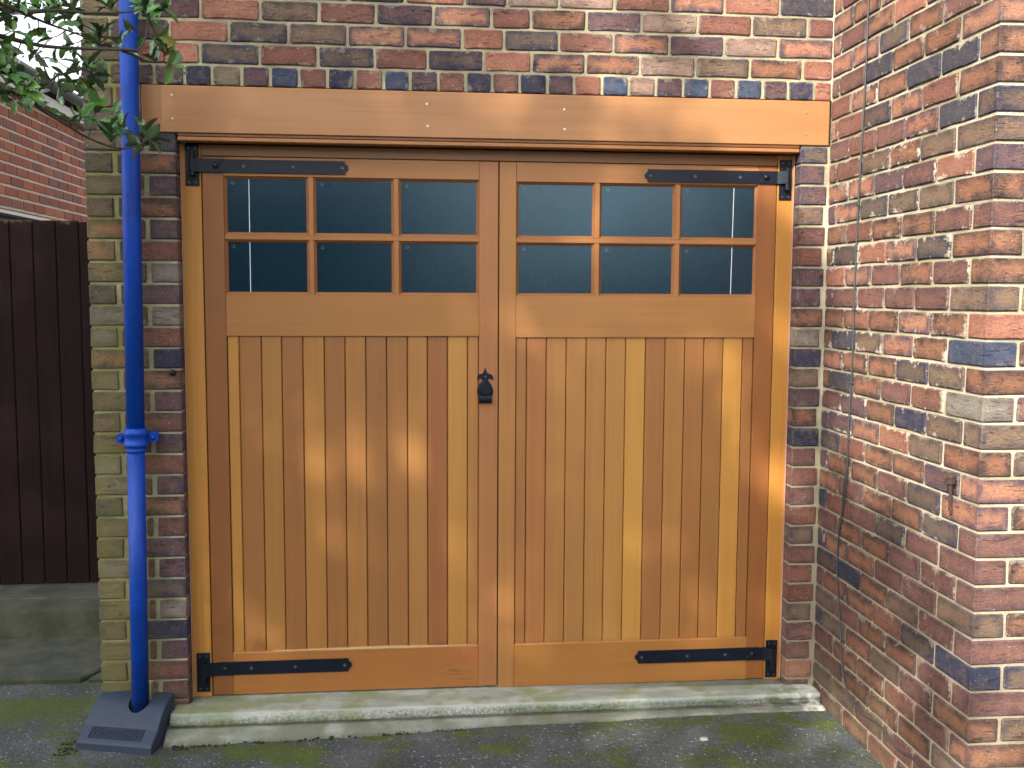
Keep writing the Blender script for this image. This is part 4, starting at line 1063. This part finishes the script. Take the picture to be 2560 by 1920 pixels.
tree(-9.6, -6.5, 6.5, [(-9.4, -6.4, 5.5, 2.1, 2.0, 2.2), (-8.4, -5.6, 4.2, 1.5, 1.4, 1.4)], 9000, "second broadleaf tree further left across the drive", 22, .14)
hd = empty("reflection_hedge", (0, -14, -.2), "unseen long hedge added across the drive, heights shaped for the pane reflections", "hedge")  # added hedge, heights set for the dark and sky the panes reflect
hbx = []; g = G()
for i in range(30):
    x = -13+i*.95; top = 6.2 if x < .3 else (1.6 if x < 2.1 else (3.1 if x < 4.9 else 3.5))
    top += R.uniform(-.2, .2); y = -14+R.uniform(-.2, .2)
    hbx.append((x, y, top*.5, .8, .8, top*.52)); g.box(x-.5, x+.5, y-.25, y+.15, -.4, top*.82)
foliage("foliage", hbx, 24000, .22, hd, 5, None, .2, 60)
g.obj("dense_core", simple("hedge_core", (.012, .02, .008), .9), hd)

# ------------------------------------------------------------------ small litter
def litter_leaf(name, x, y, z, s, rz, col, label, cat):
    m = simple(name+"_skin", col, .55); L = leaf_mesh(11); me = L.copy(); me.materials.clear(); me.materials.append(m)
    o = bpy.data.objects.new(name, me); COL.objects.link(o); o.location = (x, y, z); o.scale = (s, s, s); o.rotation_euler = (.15, .1, rz); tag(o, label, cat)
litter_leaf("fallen_leaf", -.985, -.150, gz(-.97, -.13)+.012, .045, -.1, (.50, .55, .05), "yellow green fallen leaf on the ground beside the gully cover", "leaf")
litter_leaf("red_petal", 1.43, -.150, gz(1.43, -.15)+.016, .018, .4, (.55, .03, .05), "tiny red petal at the edge of the concrete near the side wall", "petal")
g = G(); v, f = cham(-.016, .016, -.012, .012, -.006, .006, .005); g.add([(a+1.136, b-.384, c+gz(1.136, -.384)+.004) for a, b, c in v], f)
o = g.obj("pebble", simple("pebble_stone", (.34, .34, .30), .8)); tag(o, "single pale pebble lying on the tarmac before the right door", "pebble")
q = random.Random(5); g = G()
for i in range(150):
    x = q.uniform(-1.6, 1.7); y = q.uniform(-.75, -.18); s = q.uniform(.0010, .0026)
    v, f = cham(-s, s, -s, s, -s*.6, s*.6, s*.4); a = q.random()*3
    g.add([(x+u*math.cos(a)-w_*math.sin(a), y+u*math.sin(a)+w_*math.cos(a), gz(x, y)+.003+t_) for u, w_, t_ in v], f)
gd = G()
for i in range(120):
    t = q.random()
    if t < .6: x = q.uniform(-.95, .2); y = -.175+q.uniform(-.012, .012)+.020*(x-.2)/1.5
    else: x = q.uniform(-1.40, -1.32) if q.random() < .6 else q.uniform(-.97, -.85); y = q.uniform(-.22, -.10)
    s_ = q.uniform(.002, .007); v, f = cham(-s_, s_, -s_*.8, s_*.8, -s_*.5, s_*.5, s_*.4); a = q.random()*3
    gd.add([(x+u*math.cos(a)-w_*math.sin(a), y+u*math.sin(a)+w_*math.cos(a), gz(x, y)+.003+t_) for u, w_, t_ in v], f)
o = gd.obj("soil_crumbs", simple("dark_soil", (.022, .018, .012), .95, 0, 200, .5, .5)); tag(o, kind='stuff', label="dark soil crumbs gathered against the concrete and the gully cover")
o = g.obj("loose_grit", simple("grit_stone", (.24, .23, .20), .8)); tag(o, kind='stuff', label="loose pale grit scattered on the tarmac")
